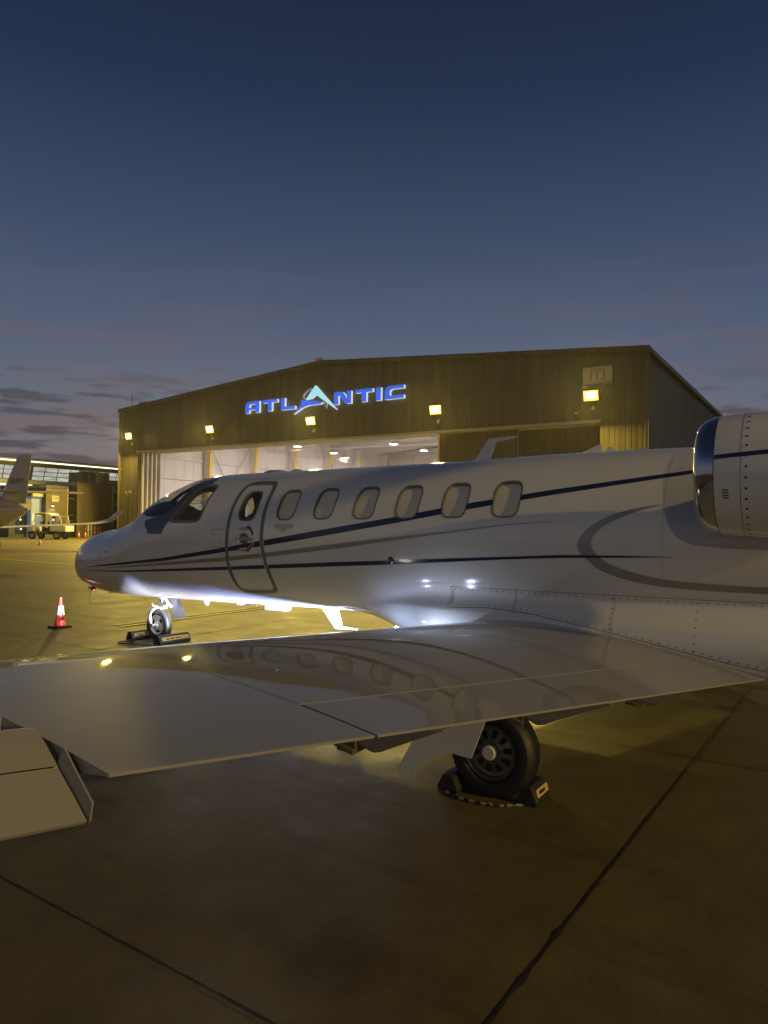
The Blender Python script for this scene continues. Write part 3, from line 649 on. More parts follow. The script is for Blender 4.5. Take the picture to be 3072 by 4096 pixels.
for side in (1, -1):
    wr = bpy.data.objects.new('wing', None); COL.objects.link(wr); wr.parent = jet
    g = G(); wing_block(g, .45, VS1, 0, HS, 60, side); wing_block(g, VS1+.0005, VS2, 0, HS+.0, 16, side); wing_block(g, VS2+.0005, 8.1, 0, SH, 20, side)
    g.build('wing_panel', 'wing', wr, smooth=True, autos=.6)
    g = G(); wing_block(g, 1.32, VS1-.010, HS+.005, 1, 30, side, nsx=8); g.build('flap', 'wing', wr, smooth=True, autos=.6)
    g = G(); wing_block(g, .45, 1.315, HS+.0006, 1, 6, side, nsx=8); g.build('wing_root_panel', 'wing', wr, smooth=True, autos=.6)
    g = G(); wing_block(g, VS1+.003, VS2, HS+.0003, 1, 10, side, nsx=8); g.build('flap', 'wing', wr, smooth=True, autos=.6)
    # drooped aileron outboard, tab crease and end fence
    d0 = radians(15)
    g = G()
    def AP(v, t, lift=0, th=0):     # t = metres aft of the hinge, surface drooped about 40 degrees
        h = (6.222-.18*(v-5.41), v, 1.160+.10*(v-5.41)); ca, sa = cos(radians(39)), sin(radians(39)); k = t+.0
        return (h[0]+k*ca+(lift-th)*sa, v*side, h[2]-k*sa+(lift-th)*ca)
    vA0, vA1 = VS2+.020, 8.05
    R = []
    for i in range(9):
        v = vA0+(vA1-vA0)*i/8; T1 = [(0, -.01), (.012, .0), (.06, .004), (.124, .003), (.128, .001), (.2, .002), (.268, 0)]
        upr = [AP(v, t, l) for t, l in T1]; lo = [AP(v, t, 0, th) for t, th in [(.268, .010), (.12, .022), (.03, .032), (0, .03)]]
        R.append(upr+lo)
    g.rings(R); ail = g.build('aileron', 'wing', wr, smooth=True, autos=.35)
    g = G(); g.rings([[AP(vA0+.01+i*.1, t, .0045) for t in (.124, .128)] for i in range(26)], cap=False, close=False); g.build('tab_seam', 'seam', ail, recalc=False)
    g = G(); q = [AP(vA0-.008, .118, -.02), AP(vA0-.008, .105, .045), AP(vA0-.008, .168, .040), AP(vA0-.008, .250, .036), AP(vA0-.008, .270, .0), AP(vA0-.008, .268, -.012)]
    g.prism(q, (0, .004*side, 0)); g.build('aileron_fence', 'wing', ail)
    for vv in (5.62, 6.6, 7.6):
        g = G(); h = WPt(vv, SH); g.box((h[0]-.06, vv*side-.02, h[2]-.10), (h[0]+.07, vv*side+.02, h[2]-.03)); g.build('aileron_hinge', 'steel', wr)
    # hinge fairings below the flaps
    for (vv, pts) in ((4.2, [(6.20, .90), (6.243, .838), (6.351, .802), (6.374, .808), (6.643, .945), (6.52, .950)]), (2.8, [(6.28, .70), (6.317, .64), (6.436, .593), (6.465, .600), (6.825, .780), (6.8, .81)]), (1.5, [(6.55, .56), (6.591, .501), (6.70, .465), (6.743, .472), (6.952, .600), (7.02, .65)])):
        g = G(); R = []
        for k, w_ in ((-1, .3), (-.6, .85), (0, 1), (.6, .85), (1, .3)):
            R.append([(p[0], (vv+k*.035)*side, p[1]+(pts[0][1]-p[1])*(1-w_)*.3) for p in pts])
        g.rings(R); fr = g.build('flap_hinge_fairing', 'wing', wr, bevel=.004)
        g = G(); g.box((pts[1][0]-.03, (vv-.05)*side, pts[2][1]-.002), (pts[1][0]+.05, (vv+.05)*side, pts[1][1]+.02)); g.tube([(pts[1][0]-.02, (vv+.07)*side, pts[1][1]-.005), (pts[1][0]+.06, (vv+.07)*side, pts[2][1]+.01)], .012, 8); g.build('hinge_bracket', 'greydk', fr)
    # static seams on the upper skin
    def wsk(v, s_, off): return (WPt(v, s_)[0], v*side, WPt(v, s_)[2]+off)
    g = G()
    for a, b in (((VS1, .56), (VS1, HS)), ((.95, .60), (VS1, .60)), ((VS1, .62), (5.6, .62)), ((1.25, HS), (1.25, .87)), ((3.2, .44), (2.1, .44)), ((3.0, .40), (2.2, .40)), ((1.15, .02), (1.15, .40))):
        n = 24; pv = None; hor = abs(a[1]-b[1]) < 1e-6
        for i in range(n+1):
            t = i/n; v = a[0]+(b[0]-a[0])*t; s_ = a[1]+(b[1]-a[1])*t
            cur = (g.pt(wsk(v-(0 if hor else .0014), s_-(.0004 if hor else 0), .0022)), g.pt(wsk(v+(0 if hor else .0014), s_+(.0004 if hor else 0), .0022)))
            if pv: g.face((pv[0], pv[1], cur[1], cur[0]))
            pv = cur
    g.build('skin_seam', 'rivet', wr, recalc=False)
    g = G(); s2 = [WPt(VS1, SH-.03), WPt(VS1+.03, SH)]
    g = G(); tip = WPt(8.1, .5); g.rings([[(LEu(8.1)+(TEu(8.1)-LEu(8.1))*(.0+k*.02) + (SH*(TEu(8.1)-LEu(8.1))-k*.04)*t, 8.1*side+k*.03*side, 1.25+(.06-k*.02)*math.sin(pi*t)*(1 if q == 0 else -1)) for q, t in [(0, i/8) for i in range(9)]+[(1, 1-i/8) for i in range(1, 8)]] for k in (0, 1, 2)]); g.build('wing_tip', 'wing', wr, smooth=True)
# left landing light in the fairing ahead of the wing root (lit in the photo)
g = G(); g.box((4.42, .60, .60), (4.50, .70, .66)); 
# horizontal tail, fin (outside the frame)
tl = bpy.data.objects.new('tail', None); COL.objects.link(tl); tl.parent = jet
g = G(); R = []
for z, u0_, u1_, th in ((2.1, 9.6, 12.6, .14), (3.2, 10.8, 13.0, .12), (4.5, 12.1, 13.4, .10)):
    R.append([(u0_, 0, z), (u0_+(u1_-u0_)*.15, th*.8, z), (u0_+(u1_-u0_)*.4, th, z), (u1_, .01, z), (u1_, -.01, z), (u0_+(u1_-u0_)*.4, -th, z), (u0_+(u1_-u0_)*.15, -th*.8, z)])
g.rings(R); g.build('fin', 'white', tl, smooth=True, autos=.6)
for s_ in (1, -1):
    g = G(); R = []
    for v, u0_, u1_ in ((0, 12.3, 13.4), (2.6, 13.0, 13.7)):
        R.append([(u0_, v*s_, 4.45), (u0_+.2, v*s_, 4.52), (u1_, v*s_, 4.46), (u0_+.2, v*s_, 4.40)])
    g.rings(R); g.build('tailplane', 'white', tl)
# engine nacelles
for s_ in (1, -1):
    NC = (0, 1.22*s_, 1.985); en = bpy.data.objects.new('engine_nacelle', None); COL.objects.link(en); en.parent = jet
    def NR(prof, n=72): return [[(u, NC[1]+rr*cos(2*pi*k/n), NC[2]+rr*1.02*sin(2*pi*k/n)) for k in range(n)] for u, rr in prof]
    g = G(); g.rings(NR([(7.085, .382), (7.16, .389), (7.3, .396), (7.6, .402), (8.0, .404), (8.5, .39), (8.9, .34), (9.1, .29), (9.08, .26), (8.8, .26)]), cap=False); g.build('cowling', 'white', en, smooth=True)
    g = G(); g.rings(NR([(7.083, .3822), (7.05, .376), (7.015, .364), (6.985, .348), (6.965, .328), (6.96, .315), (6.97, .30), (7.01, .285), (7.10, .275), (7.3, .270)]), cap=False); g.build('intake_lip', 'chrome', en, smooth=True)
    g = G(); g.rings(NR([(7.3, .270), (7.7, .27)]), cap=False); g.rings(NR([(7.45, .27), (7.46, .02)]), cap=True); g.build('intake_duct', 'greydk', en, smooth=True)
    g = G()
    def npt(u, ang, off=.002):
        rr = lin([7.085, 7.16, 7.3, 7.6, 8.0, 8.5], [.382, .389, .396, .402, .404, .39])(u)+off; return (u, NC[1]+s_*rr*cos(ang), NC[2]+rr*1.02*sin(ang))
    g.rings([[npt(7.083+q*.005, 2*pi*k/72, .001) for k in range(72)] for q in (0, 1)], cap=False)
    g.rings([[npt(7.235+q*.003, 2*pi*k/72, .001) for k in range(72)] for q in (0, 1)], cap=False)
    for k in range(17):
        p = npt(7.268, radians(70-k*9.5), .002); a = radians(70-k*9.5); e = Vector((0, s_*cos(a), sin(a))); t_ = Vector((0, -s_*sin(a), cos(a)))
        g.face([g.pt(tuple(Vector(p)+Vector((1, 0, 0))*.008*cos(2*pi*j/8)+t_*.008*sin(2*pi*j/8))) for j in range(8)])
    g.build('cowl_fastener', 'rivet', en, recalc=False)
    g = G(); pv = None
    for i in range(30):
        u = 7.09+i*.045; a = radians(13+ (u-7.09)*9); cur = (g.pt(npt(u, a+.035)), g.pt(npt(u, a-.035)))
        if pv: g.face((pv[0], pv[1], cur[1], cur[0]))
        pv = cur
    g.build('navy_stripe', 'navy', en, smooth=True, recalc=False)
    g = G()
    for i in range(4):
        a = radians(-17-i*2.4); cs = [npt(7.135+i*.001, a+.009, .003), npt(7.17+i*.001, a+.009, .003), npt(7.17+i*.001, a-.009, .003), npt(7.135+i*.001, a-.009, .003)]; g.poly(cs)
    g.build('cowl_louver', 'black', en, recalc=False)
    g = G(); g.rings([[(7.5, .5*s_, 1.98+q), (7.9, .5*s_, 2.0+q), (8.7, .5*s_, 1.98+q), (8.7, 1.0*s_, 1.98+q), (7.7, 1.0*s_, 1.99+q)] for q in (-.09, .09)]); g.build('pylon', 'white', en, bevel=.03)
# antennas and bumps
def bump(name, u0_, u1_, v, z, h, w, m='white'):
    g = G(); R = []
    for i in range(9):
        t = i/8; hh = max(.04, sin(pi*min(max(t, .02), .98))**.35); R.append([(u0_+(u1_-u0_)*t, v+w*hh*cos(pi*k/8), z+h*hh*sin(pi*k/8)) for k in range(9)])
    g.rings(R, cap=True, close=False); return g.build(name, m, jet, smooth=True)
bump('gps_antenna', 1.90, 2.23, 0, 2.222, .035, .11, 'trim'); bump('gps_antenna', 2.32, 2.47, 0, 2.226, .03, .06, 'trim')
tb = [PV(*p, 0) for p in ((1900, 1842), (1962, 1838), (1985, 1768), (2072, 1748), (2068, 1744), (1975, 1752), (1955, 1755))]
g = G(); g.prism([(p[0], -.012, p[2]) for p in tb], (0, .024, 0)); g.build('blade_antenna', 'reflect', jet, bevel=.004)
for (a0, b0) in ((5.75, 5.95), (5.95, 6.05)):
    g = G(); z = fT(a0)-.005; g.prism([(a0, -.008, z), (b0, -.008, z), (b0-.01, -.008, z+.085 if a0 < 5.9 else z+.05), (b0-.05, -.008, z+.07 if a0 < 5.9 else z+.04)], (0, .016, 0)); g.build('blade_antenna', 'white', jet)
g = G(); bz = fB(2.9); g.prism([(p[0], -.014, p[2]) for p in [(2.78, 0, bz+.01), (3.01, 0, bz+.02), (3.075, 0, .478), (3.28, 0, .468), (3.28, 0, .458), (2.99, 0, .444)]], (0, .028, 0)); g.build('belly_antenna', 'reflect', jet, bevel=.004)
g = G(); g.prism([(1.955, -.06, .66), (2.29, -.06, .67), (2.28, -.06, .585), (1.965, -.06, .575)], (0, .12, 0)); g.build('belly_vent_box', 'reflect', jet, bevel=.01)
for (a0, b0, hh) in ((.86, .955, .06), (-1.155, -1.045, .065)):
    g = G(); z = fB(a0); g.prism([(a0, -.01, z+.01), (b0, -.01, z+.01), (b0-.025, -.01, z-hh), (b0-.06, -.01, z-hh)], (0, .02, 0)); g.build('drain_mast', 'reflect', jet)
g = G(); R = []
for i in range(9):
    t = i/8; hh = sin(pi*min(max(t, .03), .97))**.5; R.append([(1.40+.27*t, .09*hh*cos(pi*k/8), fB(1.5)+.01-.035*hh*sin(pi*k/8)) for k in range(9)])
g.rings(R, cap=True, close=False); g.build('belly_beacon', 'reflect', jet, smooth=True)
g = G(); g.box((1.70, -.03, .615), (1.80, .03, .64)); g.build('drain_mast', 'reflect', jet)
# wheels
def wheel(parent, c, R, wd, dark, out=1):
    wroot = bpy.data.objects.new('wheel', None); COL.objects.link(wroot); wroot.parent = parent
    ri = R*.60; h = wd/2
    prof = [(-h*.70, ri), (-h*.95, ri+.02), (-h, (R+ri)/2), (-h*.93, R*.90), (-h*.72, R*.965), (-h*.45, R*.992)]
    for gx in (-.28, 0, .28): prof += [(h*(gx-.05), R), (h*(gx-.045), R*.975), (h*(gx+.045), R*.975), (h*(gx+.05), R)]
    prof += [(h*.45, R*.992), (h*.72, R*.965), (h*.93, R*.90), (h, (R+ri)/2), (h*.95, ri+.02), (h*.70, ri)]
    g = G(); g.lathe(c, (0, 1, 0), prof, 56, cap=False); g.build('tyre', 'rubber', wroot, smooth=True, autos=.5)
    m = 'rimdark' if dark else 'rimwhite'
    for s_ in (1, -1):
        g = G(); n = 60; nh = 10
        # rim flange
        g.lathe(c, (0, s_, 0), [(h*.55, ri*.99), (h*.80, ri*1.01), (h*.86, ri*.985), (h*.80, ri*.94), (h*.45, ri*.90)], 48, cap=False)
        # disc with openings
        r1, r2, r3 = ri*.905, (ri*.62 if dark else ri*.80), ri*.34
        def P(rr, k, d): a = 2*pi*k/n; return (c[0]+rr*cos(a), c[1]+s_*d, c[2]+rr*sin(a))
        d1 = h*.45
        A1 = [g.pt(P(r1, k, d1)) for k in range(n)]; A2 = [g.pt(P(r2*1.0+.16*ri, k, d1-.004)) for k in range(n)] if dark else [g.pt(P(r2, k, d1+.003)) for k in range(n)]
        A3 = [g.pt(P(r2-.14*ri if dark else ri*.55, k, d1+.008)) for k in range(n)]; A4 = [g.pt(P(r3, k, d1+.014)) for k in range(n)]; A5 = [g.pt(P(r3*.98, k, d1+.03)) for k in range(n)]
        for k in range(n):
            j = (k+1) % n; g.face((A1[k], A1[j], A2[j], A2[k]))
            op = (k % 6) in (0, 1, 2) if dark else ((k % 20) in range(3, 10))
            if not op: g.face((A2[k], A2[j], A3[j], A3[k]))
            g.face((A3[k], A3[j], A4[j], A4[k])); g.face((A4[k], A4[j], A5[j], A5[k]))
        g.face(A5)
        for k in range(9):
            a = 2*pi*k/9+.2; g.lathe((c[0]+ri*.44*cos(a), c[1]+s_*(d1+.008), c[2]+ri*.44*sin(a)), (0, s_, 0), [(0, ri*.035), (.008, ri*.035)], 8)
        g.build('rim', m, wroot, smooth=True, autos=.4)
        g = G(); g.lathe((c[0], c[1]+s_*(d1+.012), c[2]), (0, s_, 0), [(0, ri*.28), (.035, ri*.27), (.042, ri*.22)], 28); g.build('hub_cap', 'steel' if not dark else 'rimwhite', wroot, smooth=True, autos=.5)
    g = G(); g.lathe(c, (0, 1, 0), [(-h*.3, ri*.9), (h*.3, ri*.9)], 32); g.build('brake_drum', 'black', wroot)
    return wroot
ng = bpy.data.objects.new('nose_gear', None); COL.objects.link(ng); ng.parent = jet
wheel(ng, (0, 0, .218), .218, .115, False)
g = G(); g.lathe((.03, 0, .60), (0, 0, -1), [(0, .05), (.03, .05), (.03, .034), (.11, .034), (.11, .028), (.20, .028)], 24); g.build('oleo_strut', 'steel', ng, smooth=True, autos=.5)
g = G(); g.box((-.055, -.045, .585), (.085, .045, .602)); g.build('strut_collar', 'rimwhite', ng, bevel=.006)
g = G(); R = []
for (uu, z, hw, vv) in [(.05, .455, .05, .0), (.02, .452, .045, .06), (-.04, .43, .038, .085), (-.085, .38, .032, .095), (-.09, .31, .030, .098), (-.065, .25, .026, .10), (-.02, .205, .022, .10)]:
    R.append([(uu-hw, vv-.010, z-.004), (uu-hw, vv+.012, z), (uu+hw, vv+.012, z+.004), (uu+hw, vv-.010, z)])
g.rings(R); g.build('fork', 'rimwhite', ng, smooth=True, autos=.8, bevel=.003)
g = G(); g.rings([[(p[0], -p[1], p[2]) for p in r_] for r_ in R]); g.build('fork', 'rimwhite', ng, smooth=True, autos=.8)
g = G(); g.lathe((0, -.12, .218), (0, 1, 0), [(0, .018), (.24, .018), (.24, .030), (.255, .030)], 16); g.build('axle', 'steel', ng)
g = G(); g.tube([(-.13, .02, .50), (-.10, .03, .47), (-.05, .03, .455), (.02, .03, .45), (.1, .03, .455), (.17, .02, .48), (.15, 0, .53), (.1, 0, .56)], .011, 8); g.tube([(-.13, .05, .485), (-.06, .05, .46), (.03, .045, .462)], .008, 8); g.tube([(.03, 0, .50), (.10, 0, .47), (.15, 0, .455)], .012, 8); g.build('torque_link', 'rimwhite', ng, smooth=True)
g = G(); g.tube([(.10, 0, .585), (.16, 0, .53), (.22, -.01, .47)], .014, 10); g.tube([(.12, .03, .60), (.20, .02, .50)], .009, 8); g.build('drag_brace', 'rimwhite', ng, smooth=True)
g = G(); q = [PV(*p, -.06) for p in ((669, 2392), (720, 2396), (745, 2467), (694, 2475))]; g.prism([(p[0], p[1], p[2]) for p in q], (.012, .008, 0)); g.build('gear_door', 'wing', ng, bevel=.003)
for s_ in (1, -1):
    mg = bpy.data.objects.new('main_gear', None); COL.objects.link(mg); mg.parent = jet
    wheel(mg, (5.995, 2.36*s_, .272), .272, .185, True)
    g = G(); g.tube([(5.85, 2.15*s_, .75), (5.9, 2.2*s_, .5), (5.995, 2.22*s_, .30)], [.045, .04, .035], 14); g.tube([(5.995, 2.18*s_, .272), (5.995, 2.40*s_, .272)], .03, 12); g.build('trailing_arm', 'rimwhite', mg, smooth=True, autos=.6)
    g = G(); g.tube([(5.7, 2.18*s_, .72), (5.98, 2.2*s_, .38)], .025, 12); g.build('oleo_strut', 'steel', mg, smooth=True)
    q = [PV(1550+.4521*x, 2800+.4521*y, 2.60) for x, y in [(540, 200), (905, 120), (745, 512), (690, 500), (590, 470), (520, 473), (450, 490), (390, 508), (340, 530), (290, 560), (240, 600), (190, 645), (150, 668), (110, 662), (92, 635), (95, 600), (150, 500), (200, 410), (240, 335)]]
    q[0] = (q[0][0], q[0][1], q[0][2]+.07); q[1] = (q[1][0]+.02, q[1][1], q[1][2]+.07)
    g = G(); g.prism([(p[0], 2.60*s_, p[2]) for p in q], (0, .012*s_, 0)); g.build('gear_door', 'white', mg)
    g = G(); g.tube([(5.75, 2.2*s_, .60), (5.75, 2.6*s_, .42)], .012, 8); g.build('door_link', 'steel', mg)
# belly lights (the landing lights under the fairing are on; fill lamps are added)
for s_ in (1, -1):
    g = G(); g.box((3.98, .30*s_-.035, .545), (4.06, .30*s_+.035, .60)); g.build('landing_light', 'll', jet, bevel=.008)
LLP = (3.93, .42, .50)
light('landing_light_beam', 'SPOT', W(4.7, .04, .43), W(0, .04, .80), 38000, (1.0, .97, .90), spot_size=radians(17), spot_blend=1, shadow_soft_size=.03)
light('landing_light_beam', 'SPOT', W(4.7, .04, .43), W(0, .04, 1.12), 3500, (1.0, .97, .90), spot_size=radians(20), spot_blend=.5, shadow_soft_size=.03)
light('landing_light_beam', 'SPOT', W(4.6, .14, .43), W(0, .14, .90), 8000, (.22, .34, 1.0), spot_size=radians(18), spot_blend=.5, shadow_soft_size=.03)  # blue spot added for the coloured fringe at the beam edge
light('lower_fuselage_fill', 'POINT', W(3.3, 2.3, .42), W(3.3, 0, .6), 3, (1.0, .95, .86), shadow_soft_size=.08)  # added fill lamp without a fixture, brightens the lower fuselage side
light('nose_gear_fill', 'SPOT', W(3.95, .68, .50), W(0, .02, .33), 150, (1.0, .97, .90), spot_size=radians(11), spot_blend=.5, shadow_soft_size=.03)  # added spot without a fixture, whitens the nose gear
light('antenna_side_beam', 'SPOT', W(3.95, .60, .48), W(2.5, .0, .56), 130, (1.0, .97, .90), spot_size=radians(22), spot_blend=.4, shadow_soft_size=.03)
light('leading_edge_fill', 'SPOT', W(4.05, 1.0, .66), W(4.98, 2.8, 1.0), 300, (.95, .95, 1.0), spot_size=radians(40), spot_blend=.5, shadow_soft_size=.02)  # added spot that brightens the wing leading edge
light('wing_root_light', 'SPOT', W(4.20, 1.02, .58), W(4.25, .6, .64), 6, (.50, .64, 1.0), spot_size=radians(150), spot_blend=1, shadow_soft_size=.012)
light('wing_root_light', 'SPOT', W(4.72, 1.06, .62), W(4.80, .7, .74), 7, (.62, .74, 1.0), spot_size=radians(150), spot_blend=1, shadow_soft_size=.012)

# pitot cover hanging at the nose
pc = thing('pitot_cover', (-1.36, .12, .69), 'red and white pitot cover with long yellow ribbon hanging under the nose of the jet', 'cover')
o_ = (-1.36, .12, .69)
g = G(o_); g.tube([(-1.24, .12, .70), (-1.27, .12, .64)], .015, 10); g.build('probe', 'antiglare', pc)
g = G(o_); g.prism([(-1.245, .11, .665), (-1.29, .11, .60), (-1.345, .11, .612), (-1.325, .11, .655)], (0, .03, 0)); g.build('red_sleeve', 'red', pc, bevel=.004)
g = G(o_); g.prism([(-1.332, .108, .652), (-1.350, .108, .615), (-1.42, .108, .628), (-1.415, .108, .655)], (0, .034, 0)); g.build('white_sleeve', 'reflect', pc, bevel=.004)
g = G(o_); g.rings([[(-1.36+.012*sin(i*.7)-.012, .13, .625-i*.022), (-1.36+.012*sin(i*.7)+.008, .135, .625-i*.022)] for i in range(11)], cap=False, close=False); g.build('ribbon', 'ribbon', pc, recalc=False)
rb = thing('ribbon', (-.35, 0, .55), 'short yellow ribbon end hanging below the belly just ahead of the nose wheel', 'ribbon')
g = G((-.35, 0, .55)); g.prism([(-.33, 0, .60), (-.318, 0, .60), (-.312, 0, .545), (-.328, 0, .545)], (0, .004, 0)); g.build('streamer', 'ribbon', rb)

# ================================================================== chocks and ropes
def chock(name, u, v0, v1, label, group, strip=True, wd=.15, ht=.125):
    t = thing(name, (u, (v0+v1)/2, 0), label, 'wheel chock', group); o_ = (u, (v0+v1)/2, 0)
    sec = [(-wd/2, .0), (-wd/2-.004, .03), (-wd*.30, ht*.85), (-wd*.18, ht), (wd*.18, ht), (wd*.30, ht*.85), (wd/2+.004, .03), (wd/2, 0)]
    g = G(o_); n = 8; g.rings([[(u+p[0]*(.9 if i in (0, n) else 1), v0+(v1-v0)*i/n, p[1]*(.94 if i in (0, n) else 1)+.0005) for p in sec] for i in range(n+1)]); g.build('chock_body', 'rubber', t, bevel=.003)
    for s_ in ((1, -1) if strip else (-1,)):
        a, b = (wd*.33*s_, ht*.80), (wd*.44*s_, ht*.42); off = .004*s_
        g = G(o_); g.prism([(u+a[0]+off, v0+.03, a[1]), (u+a[0]+off, v1-.03, a[1]), (u+b[0]+off, v1-.03, b[1]), (u+b[0]+off, v0+.03, b[1])], (.003*s_, 0, .001)); st_ = g.build('reflective_strip', 'yellow', t)
        g = G(o_)
        L_ = v1-v0-.06
        for i in range(9):
            vv = v0+.03+L_*(.3+.06*i); m_ = (a[0]+b[0])/2+off+.006*s_; zz = (a[1]+b[1])/2
            g.box((u+m_-.001, vv, zz-.010), (u+m_+.001, vv+L_*(.022+.012*(i % 3)), zz+.010+.002*(i % 2)))
        g.build('worn_lettering', 'black', st_)
    return t
chock('wheel_chock', .29, -.24, .27, 'black rubber chock with yellow strip behind the nose wheel', 'black rubber wheel chocks')
chock('wheel_chock', -.30, -.24, .25, 'black rubber chock in front of the nose wheel, half hidden by its tyre', 'black rubber wheel chocks')
chock('wheel_chock', 6.225, 2.19, 2.42, 'chock with bright ribbed yellow strip behind the large main wheel', 'black rubber wheel chocks', wd=.12, ht=.115)
chock('wheel_chock', 5.745, 2.10, 2.50, 'dark chock in the shadow ahead of the large main wheel', 'black rubber wheel chocks', strip=False, wd=.14, ht=.11)
def rope(pts, r_, label):
    P = [(x, y) for x, y in pts]; D = dens(P, 8); o_ = (P[0][0], P[0][1], 0); g = G(o_); n = 6; R = []
    for i, (x, y) in enumerate(D):
        a = D[max(i-1, 0)]; b = D[min(i+1, len(D)-1)]; d = Vector((b[0]-a[0], b[1]-a[1], 0)).normalized(); e = Vector((-d.y, d.x, 0)); rr = r_*(1+.22*sin(i*2.1))
        R.append([(x+e.x*rr*cos(2*pi*k/n+i*.5), y+e.y*rr*cos(2*pi*k/n+i*.5), r_*1.2+rr*sin(2*pi*k/n+i*.5)) for k in range(n)])
    g.rings(R); o = g.build('rope', 'rope', smooth=True); tag(o, label, 'rope'); return o
rope([(.29, .28), (.22, .36), (.15, .40), (.05, .42), (-.03, .38), (-.10, .46), (-.18, .50), (-.26, .42), (-.22, .33), (-.14, .30), (-.22, .27), (-.30, .26)], .009, 'black and white checked rope lying beside the nose wheel chocks')
rope([(5.75, 2.52), (5.85, 2.56), (5.97, 2.56), (6.08, 2.54), (6.15, 2.49), (6.21, 2.44)], .010, 'dark checked rope joining the chocks at the main wheel')

# ================================================================== cones
def cone(u, v, label, group, sc=1.0):
    t = thing('traffic_cone', (u, v, 0), label, 'traffic cone', group); o_ = (u, v, 0)
    g = G(o_); b = .215*sc; g.rings([[(u+b*sx*k, v+b*sy*k, z*sc) for sx, sy in ((-1, -.8), (-.8, -1), (.8, -1), (1, -.8), (1, .8), (.8, 1), (-.8, 1), (-1, .8))] for k, z in ((1, .001), (1, .03), (.93, .038))]); g.build('base', 'black', t)
    def seg(z0, z1, nm, m, ex=0):
        r_ = lambda z: .13-.10*(z/.72)+ex; g = G(o_); g.rings([[(u+sc*r_(z)*cos(2*pi*k/24), v+sc*r_(z)*sin(2*pi*k/24), z*sc) for k in range(24)] for z in (z0, z1)]); return g.build(nm, m, t, smooth=True, autos=.6)
    seg(.036, .30, 'cone_body', 'orange'); seg(.302, .52, 'reflective_collar', 'reflect', .002); seg(.522, .72, 'cone_tip', 'orange')
    return t
CG = 'orange traffic cones on the apron'
p = PG(240, 2508); cone(p[0], p[1], 'large orange cone with white collar left of the nose wheel', CG, .62)
p = PG(161, 2181); cone(p[0], p[1], 'small orange cone alone on the apron in front of the utility cart', CG, .58)
for (x, y), lb in (((315, 2146), 'cone against the brown block just right of the utility cart'), ((341, 2144), 'cone among the bollards, second from the left by the brown block'), ((419, 2142), 'cone just above the nose of the jet, rightmost of the cones by the wall')):
    p = PG(x, y+8); cone(p[0], p[1], lb, CG, .85)
p = PG(352, 2150)
for x, y, hh, lb in ((352, 2150, 1.15, 'pale yellow bollard standing nearest the camera in front of the brown block'), (364, 2149, 1.15, 'pale yellow bollard just right of the foremost one by the brown block')):
    p = PG(x, y); t = thing('bollard', (p[0], p[1], 0), lb, 'bollard', 'bollards by the brown block'); g = G((p[0], p[1], 0)); g.lathe((p[0], p[1], 0), (0, 0, 1), [(0, .09), (hh*.85, .09), (hh*.97, .07), (hh, .03)], 16); g.build('post', 'hvac', t, smooth=True, autos=.6); g = G((p[0], p[1], 0)); g.lathe((p[0], p[1], hh*.6), (0, 0, 1), [(0, .094), (.08, .094)], 16); g.build('band', 'reflect', t)
for i, (x, y0, y1) in enumerate(((343, 2103, 2138), (379, 2102, 2140), (391, 2104, 2122), (402, 2100, 2120))):
    a = PU(x, y0, -48.6); b = PU(x, y1, -48.6); t = thing('marker_pole', (a[0], b[1], 0), ['leftmost striped red and white marker pole by the brown block', 'striped marker pole second from the left by the brown block', 'short striped marker pole third from the left, under the winglet', 'rightmost striped marker pole under the winglet of the other jet'][i], 'marker pole', 'striped marker poles')
    n = 6
    for k in range(n):
        g = G((a[0], b[1], 0)); z0 = .0+(a[2])*k/n; g.lathe((a[0], b[1]-.0, z0), (0, 0, 1), [(0, .035), (a[2]/n, .035)], 8); g.build('stripe_segment', 'orange' if k % 2 else 'reflect', t)

# ================================================================== HANGAR
HV = -31.45; HL, HR = -44.0, -.93; EZ, RZ, RU = 10.93, 12.62, -22.35; DT = 7.38; DL, DM, DR = -41.75, -13.45, -3.23; HB = -72.0
H0 = (RU, HV, 0)
hg = thing('hangar', H0, 'big ribbed metal hangar with lit open door and glowing sign behind the jet', 'hangar')
def roofz(u): return EZ+(RZ-EZ)*(1-abs(u-RU)/(RU-HL if u < RU else HR-RU))
def ribbed(u0_, u1_, zb, zt, v, depth=.011, pitch=.30, along='u', fixed=0, hole=None):
    g = G(H0); n = int(round((u1_-u0_)/pitch)); pv = None; xs = []
    for i in range(n):
        x = u0_+(u1_-u0_)*i/n; p_ = (u1_-u0_)/n; xs += [(x, 0), (x+p_*.62, 0), (x+p_*.70, -depth), (x+p_*.92, -depth), (x+p_*1.0-.0005, 0)]
    for x, d in xs:
        P0, P1 = ((x, v+d, zb(x)), (x, v+d, zt(x))) if along == 'u' else ((v-d, x, zb(x)), (v-d, x, zt(x)))
        cur = (g.pt(P0), g.pt(P1))
        if pv: g.face((pv[0], cur[0], cur[1], pv[1]))
        pv = cur
    return g
K = lambda z: (lambda x: z)
ribbed(HL, HR, K(DT), roofz, HV).build('front_wall', 'wall', hg, recalc=False)
ribbed(HL, DL, K(0), K(DT), HV).build('front_wall', 'wall', hg, recalc=False)
ribbed(DR, HR, K(0), K(DT), HV).build('front_wall', 'wall', hg, recalc=False)
g = ribbed(HB, HV, K(0), K(EZ), -.93+.02, .016, .30, 'v'); g.build('side_wall', 'wall', hg, recalc=False)
g = ribbed(HB, HV, K(0), K(EZ), HL, -.016, .30, 'v'); g.build('side_wall', 'wall', hg, recalc=False)
g = G(H0)
